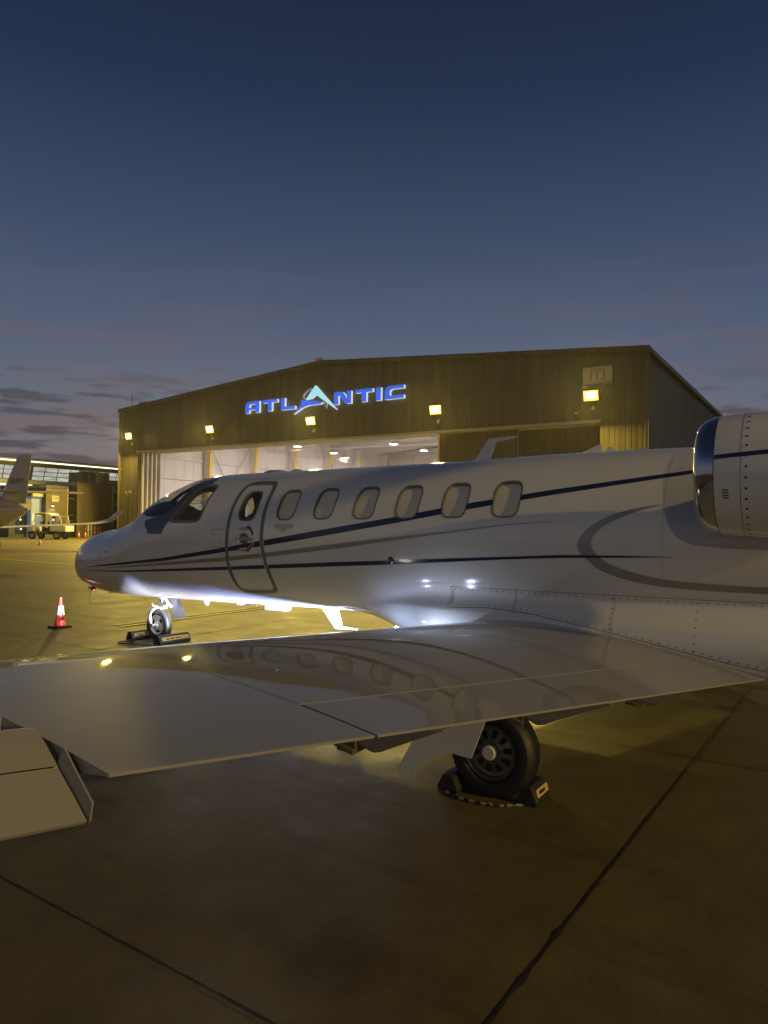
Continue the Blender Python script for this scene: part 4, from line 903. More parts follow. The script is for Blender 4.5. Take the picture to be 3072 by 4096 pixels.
for a, b in ((HL-.25, RU), (RU, HR+.25)):
    za = roofz(a) if a != HL-.25 else EZ-.02; zb_ = roofz(b) if b != HR+.25 else EZ-.02
    g.prism([(a, HV+.18, za+.02), (b, HV+.18, zb_+.02), (b, HV+.18, zb_+.12), (a, HV+.18, za+.12)], (0, HB-HV-.36, 0))
g.build('roof', 'roof', hg)
g = G(H0)
for a, b in ((HL-.27, RU), (RU, HR+.27)):
    za = EZ if a < RU else RZ; zb_ = RZ if b == RU else EZ
    g.prism([(a, HV+.19, za-.16), (b, HV+.19, zb_-.16), (b, HV+.19, zb_+.13), (a, HV+.19, za+.13)], (0, .05, 0))
g.box((HR+.02, HV-.0, 0), (HR+.10, HV+.10, EZ)); g.box((HL-.10, HV, 0), (HL-.02, HV+.10, EZ))
g.build('gable_trim', 'wall', hg)
g = G(H0); g.box((HR+.12, HB, EZ-.22), (HR+.32, HV+.2, EZ+.0)); g.build('gutter', 'wall', hg)
g = G(H0); g.box((RU-.25, HV+.1, RZ+.12), (RU+.25, HV+.5, RZ+.22)); g.build('ridge_cap', 'trim', hg)
g = G(H0); g.tube([(HR+.22, HV+.05, EZ-.15), (HR+.22, HV+.05, .2)], .06, 8); g.build('downpipe', 'wall', hg)
g = G(H0); g.tube([(HL-.06, HV+.16, EZ-.1), (HL-.06, HV+.16, .2)], .06, 8); g.build('downpipe', 'wall', hg)
for z_ in (9.35,): g = G(H0); g.box((HL, HV+.002, z_), (HR, HV+.010, z_+.02)); g.build('sheet_lap', 'wall', hg)
for x_ in (-36.2, -18.0, -8.2):
    g = G(H0); g.tube([(x_, HV+.03, DT+.05), (x_, HV+.03, 8.4)], .025, 6); g.build('conduit', 'wall', hg)
# header soffit with door tracks
g = G(H0); g.box((DL-.1, HV+.06, DT-.14), (DR+.03, HV-.06, DT+.02)); g.build('door_header', 'trim', hg)
g = G(H0)
for k in range(5): g.box((DL, HV-.22-k*.33, DT-.10), (DR, HV-.30-k*.33, DT+.06))
g.build('door_track', 'innerst', hg)
g = G(H0); g.box((DL, HV-.07, DT+.07), (DR, HV-2.0, DT+.13)); g.build('track_soffit', 'roof', hg)
g = G(H0); g.box((DR-.02, HV-.07, 0), (DR+.08, HV-2.0, DT)); g.build('door_jamb', 'wall', hg)
g = G(H0); g.box((DL-.08, HV-.07, 0), (DL+.02, HV-2.0, DT)); g.build('door_jamb', 'wall', hg)
# closed leaves at the right, opened leaves stacked at the left
for a, b, vv in ((DM, DM+5.2, HV-.75), (DM+5.0, DR-.02, HV-1.15)):
    ribbed(a, b, K(0), K(DT-.12), vv, .02, .30).build('door_leaf', 'wall', hg, recalc=False)
    g = G(H0); g.box((a, vv-.05, 0), (a+.10, vv-.17, DT-.12)); g.box((b-.1, vv-.05, 0), (b, vv-.17, DT-.12)); g.build('door_edge', 'innerst', hg)
g = G(H0); g.box((DM-.02, HV-.70, 0), (DM+.08, HV-.62, DT-.1)); g.build('door_edge_band', 'colyel', hg)
for k in range(5):
    g = G(H0); v_ = HV-.30-k*.33; g.box((DL+.05, v_, 0), (DL+.30+.14*k, v_-.12, DT-.12)); g.build('door_leaf', 'inner', hg)
# pipes on the left front wall
for k, (x, hh) in enumerate(((-43.1, 3.9), (-42.9, 3.7), (-42.7, 3.95), (-42.5, 3.9))):
    g = G(H0); g.tube([(x, HV+.10, 0), (x, HV+.10, hh), (x-.1, HV+.02, hh+.12)], .045, 8); g.build('conduit', 'wall', hg)
# interior
g = G(H0); g.poly([(HL+.1, HV-.02, .012), (HR-.1, HV-.02, .012), (HR-.1, HB, .012), (HL+.1, HB, .012)]); g.build('hangar_floor', 'hfloor', hg, recalc=False)
g = G(H0)
def ipanel(g, p0, p1, z0, z1):
    g.poly([(p0[0], p0[1], z0), (p1[0], p1[1], z0), (p1[0], p1[1], z1), (p0[0], p0[1], z1)])
IL = HL+.35
n = 34
for i in range(n):
    a = HV-2.1+(HB+.3-HV+2.1)*i/n; b = HV-2.1+(HB+.3-HV+2.1)*(i+1)/n; g.box((IL-.02, a, 0), (IL, b+.02, EZ-.1)); 
g.build('inner_wall', 'inner', hg, recalc=False)
g = G(H0)
n = 36
for i in range(n):
    a = IL+(HR-.35-IL)*i/n; b = IL+(HR-.35-IL)*(i+1)/n; zt = min(roofz(a), roofz(b))-.1; g.box((a, HB+.3, 0), (b-.02, HB+.32, zt))
g.build('inner_wall', 'inner', hg, recalc=False)
g = G(H0); g.box((HR-.35, HV-.1, 0), (HR-.33, HB+.3, EZ-.1)); g.build('inner_wall', 'inner', hg)
g = G(H0); g.poly([(IL, HV-.1, DT+.15), (HR-.35, HV-.1, DT+.15), (HR-.35, HV-.1, EZ-.1), (RU, HV-.1, RZ-.1), (IL, HV-.1, EZ-.1)]); g.build('inner_wall', 'inner', hg, recalc=False)
g = G(H0)
for a, b in ((IL, RU), (RU, HR-.35)):
    za = roofz(a)-.12; zb_ = roofz(b)-.12; g.poly([(a, HV-.1, za), (b, HV-.1, zb_), (b, HB+.3, zb_), (a, HB+.3, za)])
g.build('inner_roof', 'inner', hg, recalc=False)
for k in range(7):
    vv = -34.3-6.15*k
    g = G(H0); g.prism([(IL, vv-.10, 0), (IL+.45, vv-.10, 0), (IL+1.0, vv-.10, EZ-1.0), (IL+1.0, vv-.10, EZ-.2), (IL, vv-.10, EZ-.2)], (0, .2, 0)); g.build('column', 'inner', hg)
    g = G(H0); g.prism([(IL+.452, vv-.14, 1.5), (IL+.56, vv-.14, 1.5), (IL+1.10, vv-.14, EZ-1.0), (IL+1.0, vv-.14, EZ-1.0)], (0, .28, 0)); g.build('column_flange', 'colyel', hg)
    g = G(H0)
    for a, b in ((IL+.5, RU), (RU, HR-.8)):
        za, zb_ = roofz(a), roofz(b); g.prism([(a, vv-.09, za-1.15 if a != RU else zb_-0 if False else za-.75), (b, vv-.09, zb_-.75 if b == RU else zb_-1.15), (b, vv-.09, zb_-.3), (a, vv-.09, za-.3)], (0, .18, 0))
    g.build('rafter', 'innerst', hg)
    g = G(H0); g.prism([(HR-.4, vv-.1, 0), (HR-.85, vv-.1, 0), (HR-1.4, vv-.1, EZ-1.0), (HR-1.4, vv-.1, EZ-.4), (HR-.4, vv-.1, EZ-.2)], (0, .2, 0)); g.build('column', 'inner', hg)
for zz in (1.9, 3.7, 5.5, 7.3, 9.1):
    g = G(H0); g.box((IL+.02, HV-2.2, zz-.09), (IL+.22, HB+.4, zz+.05)); g.build('girt', 'inner', hg)
    g = G(H0); g.box((IL+.3, HB+.34, zz-.09), (HR-.4, HB+.54, zz+.05)); g.build('girt', 'inner', hg)
for k in range(6):
    uu = IL+5+k*6.3; g = G(H0); g.box((uu-.15, HB+.34, 0), (uu+.15, HB+.70, roofz(uu)-.3)); g.build('column', 'inner', hg)
    g = G(H0); g.box((uu-.06, HB+.705, 0), (uu+.06, HB+.73, roofz(uu)-.9)); g.build('column_flange', 'colyel', hg)
for (a, b) in (((IL+.3, -40.5, .3), (IL+.3, -46.5, 9.5)), ((IL+.3, -46.5, .3), (IL+.3, -40.5, 9.5)), ((IL+.3, -58.9, 3), (IL+.3, -65, 9.8)), ((IL+.3, -65, 3), (IL+.3, -58.9, 9.8)), ((-30, HB+.75, 4), (-24, HB+.75, 10)), ((-24, HB+.75, 4), (-30, HB+.75, 10))):
    g = G(H0); g.tube([a, b], .05, 6); g.build('cross_brace', 'innerst', hg)
for k in range(9):
    uu = IL+3+k*4.6; g = G(H0); g.box((uu-.05, HV-.3, roofz(uu)-.42), (uu+.05, HB+.4, roofz(uu)-.2)); g.build('purlin', 'innerst', hg)
for vv, zz in ((-38, 8.6), (-44, 9.2), (-50, 9.2)):
    g = G(H0); g.tube([(IL+1, vv, zz), (HR-2, vv-6, zz+.4)], .05, 6); g.build('sprinkler_pipe', 'inner', hg)
# workbenches / cabinets low at the left inside
for k in range(4):
    g = G(H0); uu = IL+.7; vv = HV-4.2-k*1.9; g.box((uu, vv, .012), (uu+.9, vv-1.3, 1.75-.25*(k % 2))); g.build('storage_cabinet', 'inner', hg, bevel=.03)
g = G(H0); g.tube([(IL+2.2, -35.3, 0), (IL+2.2, -35.3, 3.1), (IL+5.5, -35.6, 3.1), (IL+5.5, -35.6, 0)], .06, 8); g.build('pipe_frame', 'inner', hg)
g = G(H0); g.tube([(-42.3, HV+.3, EZ+.0), (-42.3, HV+.3, EZ+1.3)], .03, 6); g.build('roof_antenna', 'roof', hg)
g = G(H0); g.tube([(-41.6, HV-.5, EZ+.1), (-41.6, HV-.5, EZ+.55)], .05, 6); g.box((-42.2, HV-.7, EZ+.5), (-41.0, HV-.3, EZ+.62)); g.build('roof_vent', 'roof', hg)
# high bay lamps inside
hb0 = None
def highbay(u, v, z, lb):
    t = thing('high_bay_lamp', (u, v, z), lb, 'ceiling lamp', 'high bay lamps inside the hangar'); o_ = (u, v, z)
    g = G(o_); g.lathe((u, v, z), (0, 0, 1), [(.02, .42), (.10, .40), (.22, .2), (.34, .09), (.36, .02)], 20); g.build('reflector', 'innerst', t, smooth=True, autos=.7)
    g = G(o_); g.lathe((u, v, z), (0, 0, 1), [(-.02, .38), (.015, .40)], 20); g.build('lens', 'highbay', t)
    g = G(o_); g.tube([(u, v, z+.35), (u, v, roofz(u)-.4)], .015, 6); g.build('drop_cord', 'innerst', t)
def at_z(x, y, z): return B(CAM+ray(x, y)*((z-CH)/ray(x, y).z))
hp = [(1190, 1787), (1335, 1813), (1575, 1777), (1695, 1803), (1382, 1832)]
hl = ['leftmost lit high bay lamp inside the hangar', 'lit high bay lamp second from the left, lower than its neighbours', 'large lit high bay lamp left of the door edge', 'lit high bay lamp next to the right edge of the open door', 'small faint high bay lamp just over the jet, in the middle of the opening']
for (x, y), lb in zip(hp, hl):
    q = at_z(x, y, 9.6); q = (q[0], max(q[1], HB+2), 9.6); highbay(*q, lb)
for u, v in ((-33, -42), (-33, -58), (-22, -42), (-22, -60), (-11, -46), (-11, -62)):
    light('hangar_lamp', 'AREA', W(u, v, 10.0), W(u, v, 0), 1250, (1.0, .88, .82), shape='DISK', size=1.6)
# flood lights on the front wall
fl_labels = ['flood light at the left corner of the hangar wall', 'flood light above the left part of the open door', 'flood light just below the mountain logo of the sign', 'flood light above the right end of the open door', 'flood light below the number plate at the right of the wall']
for i, (uu, zz) in enumerate(((-42.3, 8.60), (-32.62, 8.58), (-22.77, 8.56), (-13.05, 8.58), (-3.58, 8.62))):
    t = thing('flood_light', (uu, HV, zz), fl_labels[i], 'flood light', 'sodium flood lights along the hangar front'); o_ = (uu, HV, zz)
    g = G(o_); g.prism([(uu-.40, HV+.15, zz+.22), (uu-.40, HV+.62, zz+.28), (uu-.40, HV+.50, zz-.26), (uu-.40, HV+.15, zz-.16)], (.80, 0, 0)); g.build('housing', 'greydk', t, bevel=.015)
    g = G(o_); g.poly([(uu-.39, HV+.630, zz+.27), (uu+.39, HV+.630, zz+.27), (uu+.39, HV+.512, zz-.25), (uu-.39, HV+.512, zz-.25)]); g.build('lens', 'lens', t, recalc=False)
    g = G(o_); g.poly([(uu-.27, HV+.628, zz+.16), (uu+.27, HV+.628, zz+.16), (uu+.27, HV+.567, zz-.12), (uu-.27, HV+.567, zz-.12)]); g.build('lamp_core', 'core', t, recalc=False)
    g = G(o_); g.box((uu-.06, HV, zz-.05), (uu+.06, HV+.16, zz+.05)); g.build('bracket', 'greydk', t)
    L1 = light('flood_light_beam', 'AREA', W(uu, HV+.70, zz-.02), W(uu, HV+8, zz-3.4), 3500, SODIUM, shape='RECTANGLE', size=.6, size_y=.35)
    light('flood_halo_fill', 'POINT', W(uu, HV+.72, zz+.05), W(uu, HV, zz), 34, SODIUM, shadow_soft_size=.12)  # added point lamp, imitates a lens halo on the wall
    t2 = thing('wall_camera', (uu+.02, HV, zz-.62), 'small pale fixture under the '+fl_labels[i].replace(' of the hangar wall', '').replace('of the wall', ''), 'security camera', 'small fixtures under the flood lights'); o_ = (uu+.02, HV, zz-.62)
    g = G(o_); g.lathe((uu+.02, HV+.22, zz-.74), (0, 0, 1), [(0, .03), (.03, .08), (.10, .10), (.16, .09), (.18, .05)], 14); g.build('globe', 'hvac', t2, smooth=True)
    g = G(o_); g.tube([(uu+.02, HV, zz-.50), (uu+.02, HV+.22, zz-.46), (uu+.02, HV+.22, zz-.56)], .025, 8); g.build('arm', 'hvac', t2)
t = thing('wall_light', (-4.49, HV, 7.83), 'small dim wall light left of the right hand flood light', 'wall light'); g = G((-4.49, HV, 7.83)); g.lathe((-4.49, HV+.12, 7.76), (0, 0, 1), [(0, .13), (.06, .12), (.13, .05)], 16); g.build('shade', 'trim', t, smooth=True); g = G((-4.49, HV, 7.83)); g.box((-4.44, HV, 7.82), (-4.26, HV+.08, 8.02)); g.build('back_plate', 'greydk', t)
# building number plate
t = thing('number_plate', (-3.38, HV, 9.8), 'square pale plate reading BUILDING 113 near the right gable end', 'sign'); o_ = (-3.38, HV, 9.8)
g = G(o_); g.box((-4.19, HV+.03, 9.30), (-2.58, HV+.07, 10.27)); g.build('plate', mat('plate_paint', (.50, .46, .36), .5, var=.06, vscale=3), t, bevel=.02)
pm = mat('plate_ink', (.16, .14, .11), .6)
text_on('small_lettering', 'BUILDING', .17, lambda x, y: (-3.40+x, HV+.075, 10.10+y), pm, t, 1.05, o_)
text_on('number', '113', .62, lambda x, y: (-3.40+x, HV+.075, 9.75+y), pm, t, 1.05, o_)
# illuminated sign
sg = thing('illuminated_sign', (-22.4, HV, 9.5), 'glowing blue sign reading ATLANTIC with a pale blue mountain shaped A', 'sign'); o_ = (-22.4, HV, 9.5)
def letter(name, outline, holes=(), face='letterblue', d=.20, base=.06, th=None):
    cu_ = bpy.data.curves.new('l', 'CURVE'); cu_.dimensions = '2D'; cu_.fill_mode = 'BOTH'; cu_.extrude = d/2
    for pl in [outline]+list(holes):
        s_ = cu_.splines.new('POLY'); s_.points.add(len(pl)-1); s_.use_cyclic_u = True
        for k, p in enumerate(pl): s_.points[k].co = (p[0], p[1], 0, 1)
    ob = bpy.data.objects.new('l', cu_); COL.objects.link(ob); dg = bpy.context.evaluated_depsgraph_get(); dg.update(); me = ob.evaluated_get(dg).to_mesh()
    g = G(o_)
    for v_ in me.vertices: g.pt((v_.co.x, HV+base+d/2+v_.co.z, v_.co.y))
    for p in me.polygons: g.cm = 0 if (abs(p.normal.z) > .9 and p.center.z > 0) else 1; g.face(tuple(p.vertices))
    ob.evaluated_get(dg).to_mesh_clear(); bpy.data.objects.remove(ob); bpy.data.curves.remove(cu_)
    o = g.build(name, [face, 'letterside'], sg, recalc=False)
    return o
def halo(outline, holes=()):      # white backing a little larger than the letter
    letter('letter_backing', scale_poly(outline, .05), [scale_poly(h, -.03) for h in holes], 'letterside', .03, .045)
def arc(cx, cy, r_, a0, a1, n=6): return [(cx+r_*cos(radians(a0+(a1-a0)*i/n)), cy+r_*sin(radians(a0+(a1-a0)*i/n))) for i in range(n+1)]
L_A = [(-29.22, 9.58), (-29.22, 10.08)]+arc(-28.88, 10.08, .34, 180, 90)[1:]+[(-27.84, 10.42), (-27.84, 9.58), (-28.22, 9.58), (-28.22, 9.80), (-28.84, 9.80), (-28.84, 9.58)]
L_Ah = [(-28.84, 9.97), (-28.22, 9.97), (-28.22, 10.21), (-28.70, 10.21), (-28.80, 10.17), (-28.84, 10.07)]
def Tl(a, b, c, d): return [(a, 10.42), (b, 10.42), (b, 10.20), (d, 10.20), (d, 9.59), (c, 9.59), (c, 10.20), (a, 10.20)]
LET = [('letter_a', L_A, [L_Ah]), ('letter_t', Tl(-27.5, -26.1, -26.99, -26.62), ()), ('letter_l', [(-25.76, 10.42), (-25.40, 10.42), (-25.40, 9.80), (-24.44, 9.80), (-24.44, 9.58), (-25.76, 9.58)], ()),
       ('letter_n', [(-21.02, 9.58), (-21.02, 10.42), (-20.50, 10.42), (-20.30, 10.38), (-20.15, 10.24), (-19.96, 9.95), (-19.96, 10.42), (-19.60, 10.42), (-19.60, 9.58), (-19.98, 9.58), (-20.16, 9.66), (-20.42, 10.02), (-20.52, 10.15), (-20.66, 10.15), (-20.66, 9.58)], ()),
       ('letter_t', Tl(-19.28, -17.88, -18.75, -18.38), ()), ('letter_i', [(-17.62, 9.58), (-17.24, 9.58), (-17.24, 10.42), (-17.62, 10.42)], ()),
       ('letter_c', [(-15.50, 9.58), (-16.94, 9.58), (-16.94, 10.08)]+arc(-16.60, 10.08, .34, 180, 90)[1:]+[(-15.50, 10.42), (-15.50, 10.21), (-16.36, 10.21), (-16.50, 10.16), (-16.56, 10.04), (-16.56, 9.80), (-15.50, 9.80)], ())]
for nm, ol, hs in LET: letter(nm, ol, hs)
letter('mountain_peak', [(-23.50, 10.13), (-22.66, 11.05), (-20.80, 9.24), (-21.40, 9.62), (-22.60, 10.42), (-22.98, 10.18)], (), 'lettercyan')
letter('blue_swoosh', [(-24.55, 9.20), (-23.92, 9.80), (-23.88, 10.16), (-23.62, 10.10), (-23.1, 10.04), (-22.47, 9.96), (-22.0, 9.86), (-22.2, 9.72), (-22.6, 9.72), (-23.2, 9.72), (-23.8, 9.58)], (), 'letterblue')
letter('grey_swirl', [(-23.05, 10.86), (-23.5, 10.72), (-23.80, 10.45), (-23.72, 10.22), (-23.9, 10.26), (-23.98, 10.48), (-23.65, 10.82), (-23.2, 10.96)], (), 'steel', .05)
letter('grey_swirl', [(-22.0, 9.86), (-21.7, 9.72), (-21.78, 9.42), (-21.92, 9.62), (-22.2, 9.72)], (), 'steel', .05)
light('sign_glow', 'AREA', W(-22.4, HV+.9, 9.9), W(-22.4, HV, 9.9), 0.01, (.5, .7, 1), shape='RECTANGLE', size=12, size_y=.4)

# ================================================================== TERMINAL BUILDINGS at the left
TU = -55.0; T0_ = (TU, -30, 0)
tb_ = thing('terminal_building', T0_, 'long low terminal with slanted lit clerestory windows at the far left', 'building')
VA, VB = -4, -62
g = G(T0_); g.box((TU-14, VA, 0), (TU+.0, VB, 3.95)); g.build('lower_wall', 'bluewall', tb_)
g = G(T0_); g.prism([(TU+.9, VA, 6.35), (TU+1.25, VA, 6.62), (TU+1.2, VA, 6.95), (TU+.6, VA, 7.08), (TU-12, VA, 7.6), (TU-12, VA, 6.4)], (0, VB-VA, 0)); g.build('curved_roof', mat('terminal_roof', (.20, .185, .10), .5, var=.15, vscale=.5), tb_)
g = G(T0_); g.box((TU+1.21, VA, 6.70), (TU+1.30, VB, 6.80)); g.build('fascia_strip', 'litwhite', tb_)
g = G(T0_); g.poly([(TU+.65, VA, 6.36), (TU+.65, VB, 6.36), (TU-.35, VB, 5.15), (TU-.35, VA, 5.15)]); g.build('clerestory_glazing', 'clere', tb_, recalc=False)
g = G(T0_)
def gl(t): return (TU+.67-1.0*(1-t), 5.15+1.21*t)
for t in (.0, .34, .67, 1.0):
    a = gl(t); g.tube([(a[0]+.03, VA, a[1]), (a[0]+.03, VB, a[1])], .035, 6)
i = 0; vv = VA
while vv > VB:
    big = i % 4 == 0; a, b = gl(0), gl(1); sl = .38
    g.tube([(b[0]+.04, vv, b[1]), (a[0]+.04, vv-sl, a[1])], .13 if big else .035, 6); vv -= 1.28; i += 1
g.build('window_mullions', 'mull', tb_)
g = G(T0_); g.box((TU-1.5, VA, 4.78), (TU-.1, VB, 5.12)); g.build('spandrel_beam', 'hvac', tb_)
g = G(T0_); g.box((TU-.8, VA, 3.95), (TU-.7, VB, 4.56)); g.build('ribbon_window', 'darkglass', tb_)
for k in range(12):
    g = G(T0_); v_ = VA-2-k*2.05; g.box((TU-.66, v_, 4.58), (TU-.60, v_-1.85, 4.74)); g.build('ceiling_strip_light', 'litwhite', tb_)
g = G(T0_)
for k in range(30): g.box((TU-.68, VA-1-k*1.02, 3.95), (TU-.64, VA-1.05-k*1.02, 4.58))
g.build('ribbon_mullions', 'mull', tb_)
g = G(T0_)
for k in range(3): g.box((TU-.3, VA-7.5-14*k, 3.9), (TU+.35, VA-7.9-14*k, 5.1))
g.build('pier', 'hvac', tb_)
# lattice window at far left
g = G(T0_); g.box((TU+.02, -21.0, .15), (TU+.06, -26.2, 2.7)); g.build('lattice_glass', emis('pale_window', (.62, .52, .48), .42), tb_)
g = G(T0_)
for k in range(9): g.box((TU+.07, -21.0-k*.65, .15), (TU+.13, -21.07-k*.65, 2.7))
for k in range(5): g.box((TU+.07, -21.0, .15+k*.62), (TU+.14, -26.2, .21+k*.62))
g.build('lattice_bars', 'mull', tb_)
# brown block with number 114
BU = -49.5; B0_ = (BU, -30, 0)
bb = thing('brown_block_building', B0_, 'brown flat roofed block with a lit wall lamp and plate 114 beside the hangar', 'building')
g = G(B0_); g.box((BU-5, -31.02, 0), (BU, -34.6, 4.86)); g.build('wall', 'brown', bb)
g = G(B0_); g.box((BU-5, -31.0, 4.68), (BU+.05, -34.65, 4.9)); g.build('parapet', 'greydk', bb)
g = G(B0_); g.box((BU-5, -34.61, 0), (BU+.06, -34.75, 4.75)); g.build('corner_trim', 'trim', bb)
g = G(B0_); g.box((BU-5, -28.1, 0), (BU, -30.1, 4.4)); g.build('wall', 'brown', bb)
g = G(B0_); g.box((BU-5, -28.05, 4.25), (BU+.05, -30.15, 4.5)); g.build('parapet', 'greydk', bb)
g = G(B0_); g.box((BU-5, -30.02, 1.2), (BU+.045, -30.14, 4.25)); g.build('corner_trim', 'trim', bb)
g = G(B0_); g.box((BU-5, -30.15, 0), (BU-.5, -31.01, 3.5)); g.build('glass_infill', 'darkglass', bb)
g = G(B0_)
for z in (1.1, 1.45, 1.95, 3.45): g.box((BU-.48, -30.15, z-.03), (BU-.42, -31.0, z+.03))
g.build('infill_transom', 'bluewall', bb)
g = G(B0_)
for z in (2.0, 3.5): g.box((BU, -31.03, z), (BU+.006, -34.6, z+.035)); g.box((BU, -28.1, z), (BU+.006, -30.1, z+.035))
g.box((BU, -28.98, .0), (BU+.006, -29.01, 2.0))
g.build('panel_joint', 'greydk', bb)
g = G(B0_); g.box((BU-5, -27.15, 0), (BU-.6, -28.09, 3.48)); g.build('entrance_wall', mat('entrance_blue_glow', (.28, .36, .45), .5, emit=(.20, .30, .45), es=.22), bb)  # blue light on the entrance is put in as emission
g = G(B0_); g.box((BU-.58, -27.25, .2), (BU-.54, -28.07, 1.98)); g.build('door_frame', mat('door_frame_lit', (.7, .7, .55), .5, emit=(.8, .8, .55), es=.35), bb)  # light on the frame is emission in its material
g = G(B0_); g.box((BU-.53, -27.42, .2), (BU-.50, -27.98, 1.86)); g.build('glass_door', emis('lit_door_glass', (.18, .30, .30), .6), bb)
g = G(B0_); g.box((BU-.6, -27.1, 3.48), (BU-.3, -28.1, 3.75)); g.build('canopy', 'hvac', bb)
g = G(B0_); g.box((BU-5, -25.6, 0), (BU-1.2, -27.14, 3.4)); g.build('dark_wall', mat('slate_wall', (.05, .055, .065), .6, var=.2, vscale=1), bb)
g = G(B0_)
for z, k in ((2.95, 0), (2.65, -.04), (2.35, .02)): g.box((BU-1.18, -26.35+k, z-.12), (BU-1.15, -26.5+k, z+.12))
g.build('wall_notices', 'reflect', bb)
g = G(B0_); g.box((BU-1.18, -26.2, .3), (BU-1.14, -27.0, 1.95)); g.build('window', 'darkglass', bb)
g = G(B0_)
for q, (a, z) in enumerate(((-26.5, 1.75), (-26.55, 1.5), (-26.45, .9), (-26.6, .7))): g.lathe((BU-1.13, a, z), (1, 0, 0), [(0, .06), (.02, .06)], 10)
g.build('inside_lamps', emis('inside_lamp', (1, .97, .9), 3), bb)
g = G(B0_); g.box((BU+.002, -28.52, 1.35), (BU+.05, -28.98, 1.95)); g.build('window', 'darkglass', bb)
g = G(B0_); g.box((BU+.052, -28.66, 1.42), (BU+.056, -28.9, 1.62)); g.build('lit_screen', emis('screen_blue', (.45, .5, .95), 1.2), bb)
t = thing('number_plate', (BU, -28.95, 3.3), 'small white plate reading 114 on the brown wall above the lit wall lamp', 'sign'); o_ = (BU, -28.95, 3.3)
g = G(o_); g.box((BU+.01, -28.62, 3.08), (BU+.04, -29.27, 3.62)); g.build('plate', 'hvac', t)
text_on('number', '114', .36, lambda x, y: (BU+.045, -28.945-x, 3.40+y), pm, t, 1.0, o_)
t = thing('wall_lamp', (BU, -28.64, 2.77), 'lit dome wall lamp on the brown wall under plate 114', 'wall lamp'); o_ = (BU, -28.64, 2.77)
g = G(o_); g.lathe((BU+.15, -28.64, 2.74), (0, 0, 1), [(0, .15), (.06, .14), (.12, .06)], 16); g.build('hood', 'black', t, smooth=True)
g = G(o_); g.lathe((BU+.15, -28.64, 2.70), (0, 0, 1), [(0, .06), (.04, .10)], 12); g.build('bulb', emis('bulb', (1, .95, .75), 10), t)
light('wall_lamp_beam', 'SPOT', W(BU+.28, -28.64, 2.72), W(BU+.02, -28.64, 0.6), 28, (1, .93, .72), spot_size=radians(110), spot_blend=.7, shadow_soft_size=.05)
# roof unit
t = thing('air_conditioning_unit', (BU-2, -33.2, 4.9), 'beige rooftop air conditioning unit with dark louvered side on the brown block', 'air conditioner'); o_ = (BU-2, -33.2, 4.9)
g = G(o_); g.box((BU-3, -33.45, 4.9), (BU-.8, -34.85, 6.0)); g.build('cabinet', 'hvac', t, bevel=.03)
g = G(o_); g.box((BU-3, -32.05, 4.9), (BU-.85, -33.44, 5.92)); g.build('coil_section', 'louver', t, bevel=.03)
g = G(o_); g.box((BU-2.7, -32.9, 6.0), (BU-1.2, -34.0, 6.18)); g.build('fan_deck', 'hvac', t, bevel=.03)
g = G(o_)
for k in range(3): g.box((BU-.795, -34.3-k*.16, 4.95), (BU-.78, -34.36-k*.16, 5.8))
g.build('slots', 'louver', t)
g = G(o_); g.box((BU-.845, -32.7, 4.95), (BU-.82, -32.75, 5.9)); g.build('louver_divider', 'hvac', t)
# low annex between brown block and hangar
t = thing('annex_building', (-51, -37, 0), 'low dark annex between the brown block and the hangar corner', 'building'); o_ = (-51, -37, 0)
g = G(o_); g.box((-54, -34.9, 0), (-50.3, -40.5, 4.1)); g.build('wall', 'brown', t)
g = G(o_); g.box((-54, -34.95, 4.1), (-50.6, -40, 5.35)); g.build('upper_wall', 'hvac', t)
g = G(o_); g.box((-50.29, -35.3, .0), (-50.25, -36.2, 2.1)); g.build('door', 'greydk', t)
g = G(o_); g.box((-50.29, -36.6, 2.4), (-50.2, -37.2, 3.0)); g.build('louver', 'greydk', t)
t = thing('wall_light', (BU+.06, -34.75, 3.0), 'unlit cylindrical spotlight on the corner of the brown block', 'wall light'); g = G((BU+.06, -34.75, 3.0)); g.tube([(BU+.1, -34.72, 3.0), (BU+.3, -35.15, 3.12)], .08, 10); g.build('barrel', 'trim', t); g = G((BU+.06, -34.75, 3.0)); g.tube([(BU-.0, -34.7, 3.0), (BU+.15, -34.8, 3.03)], .03, 6); g.build('arm', 'trim', t)

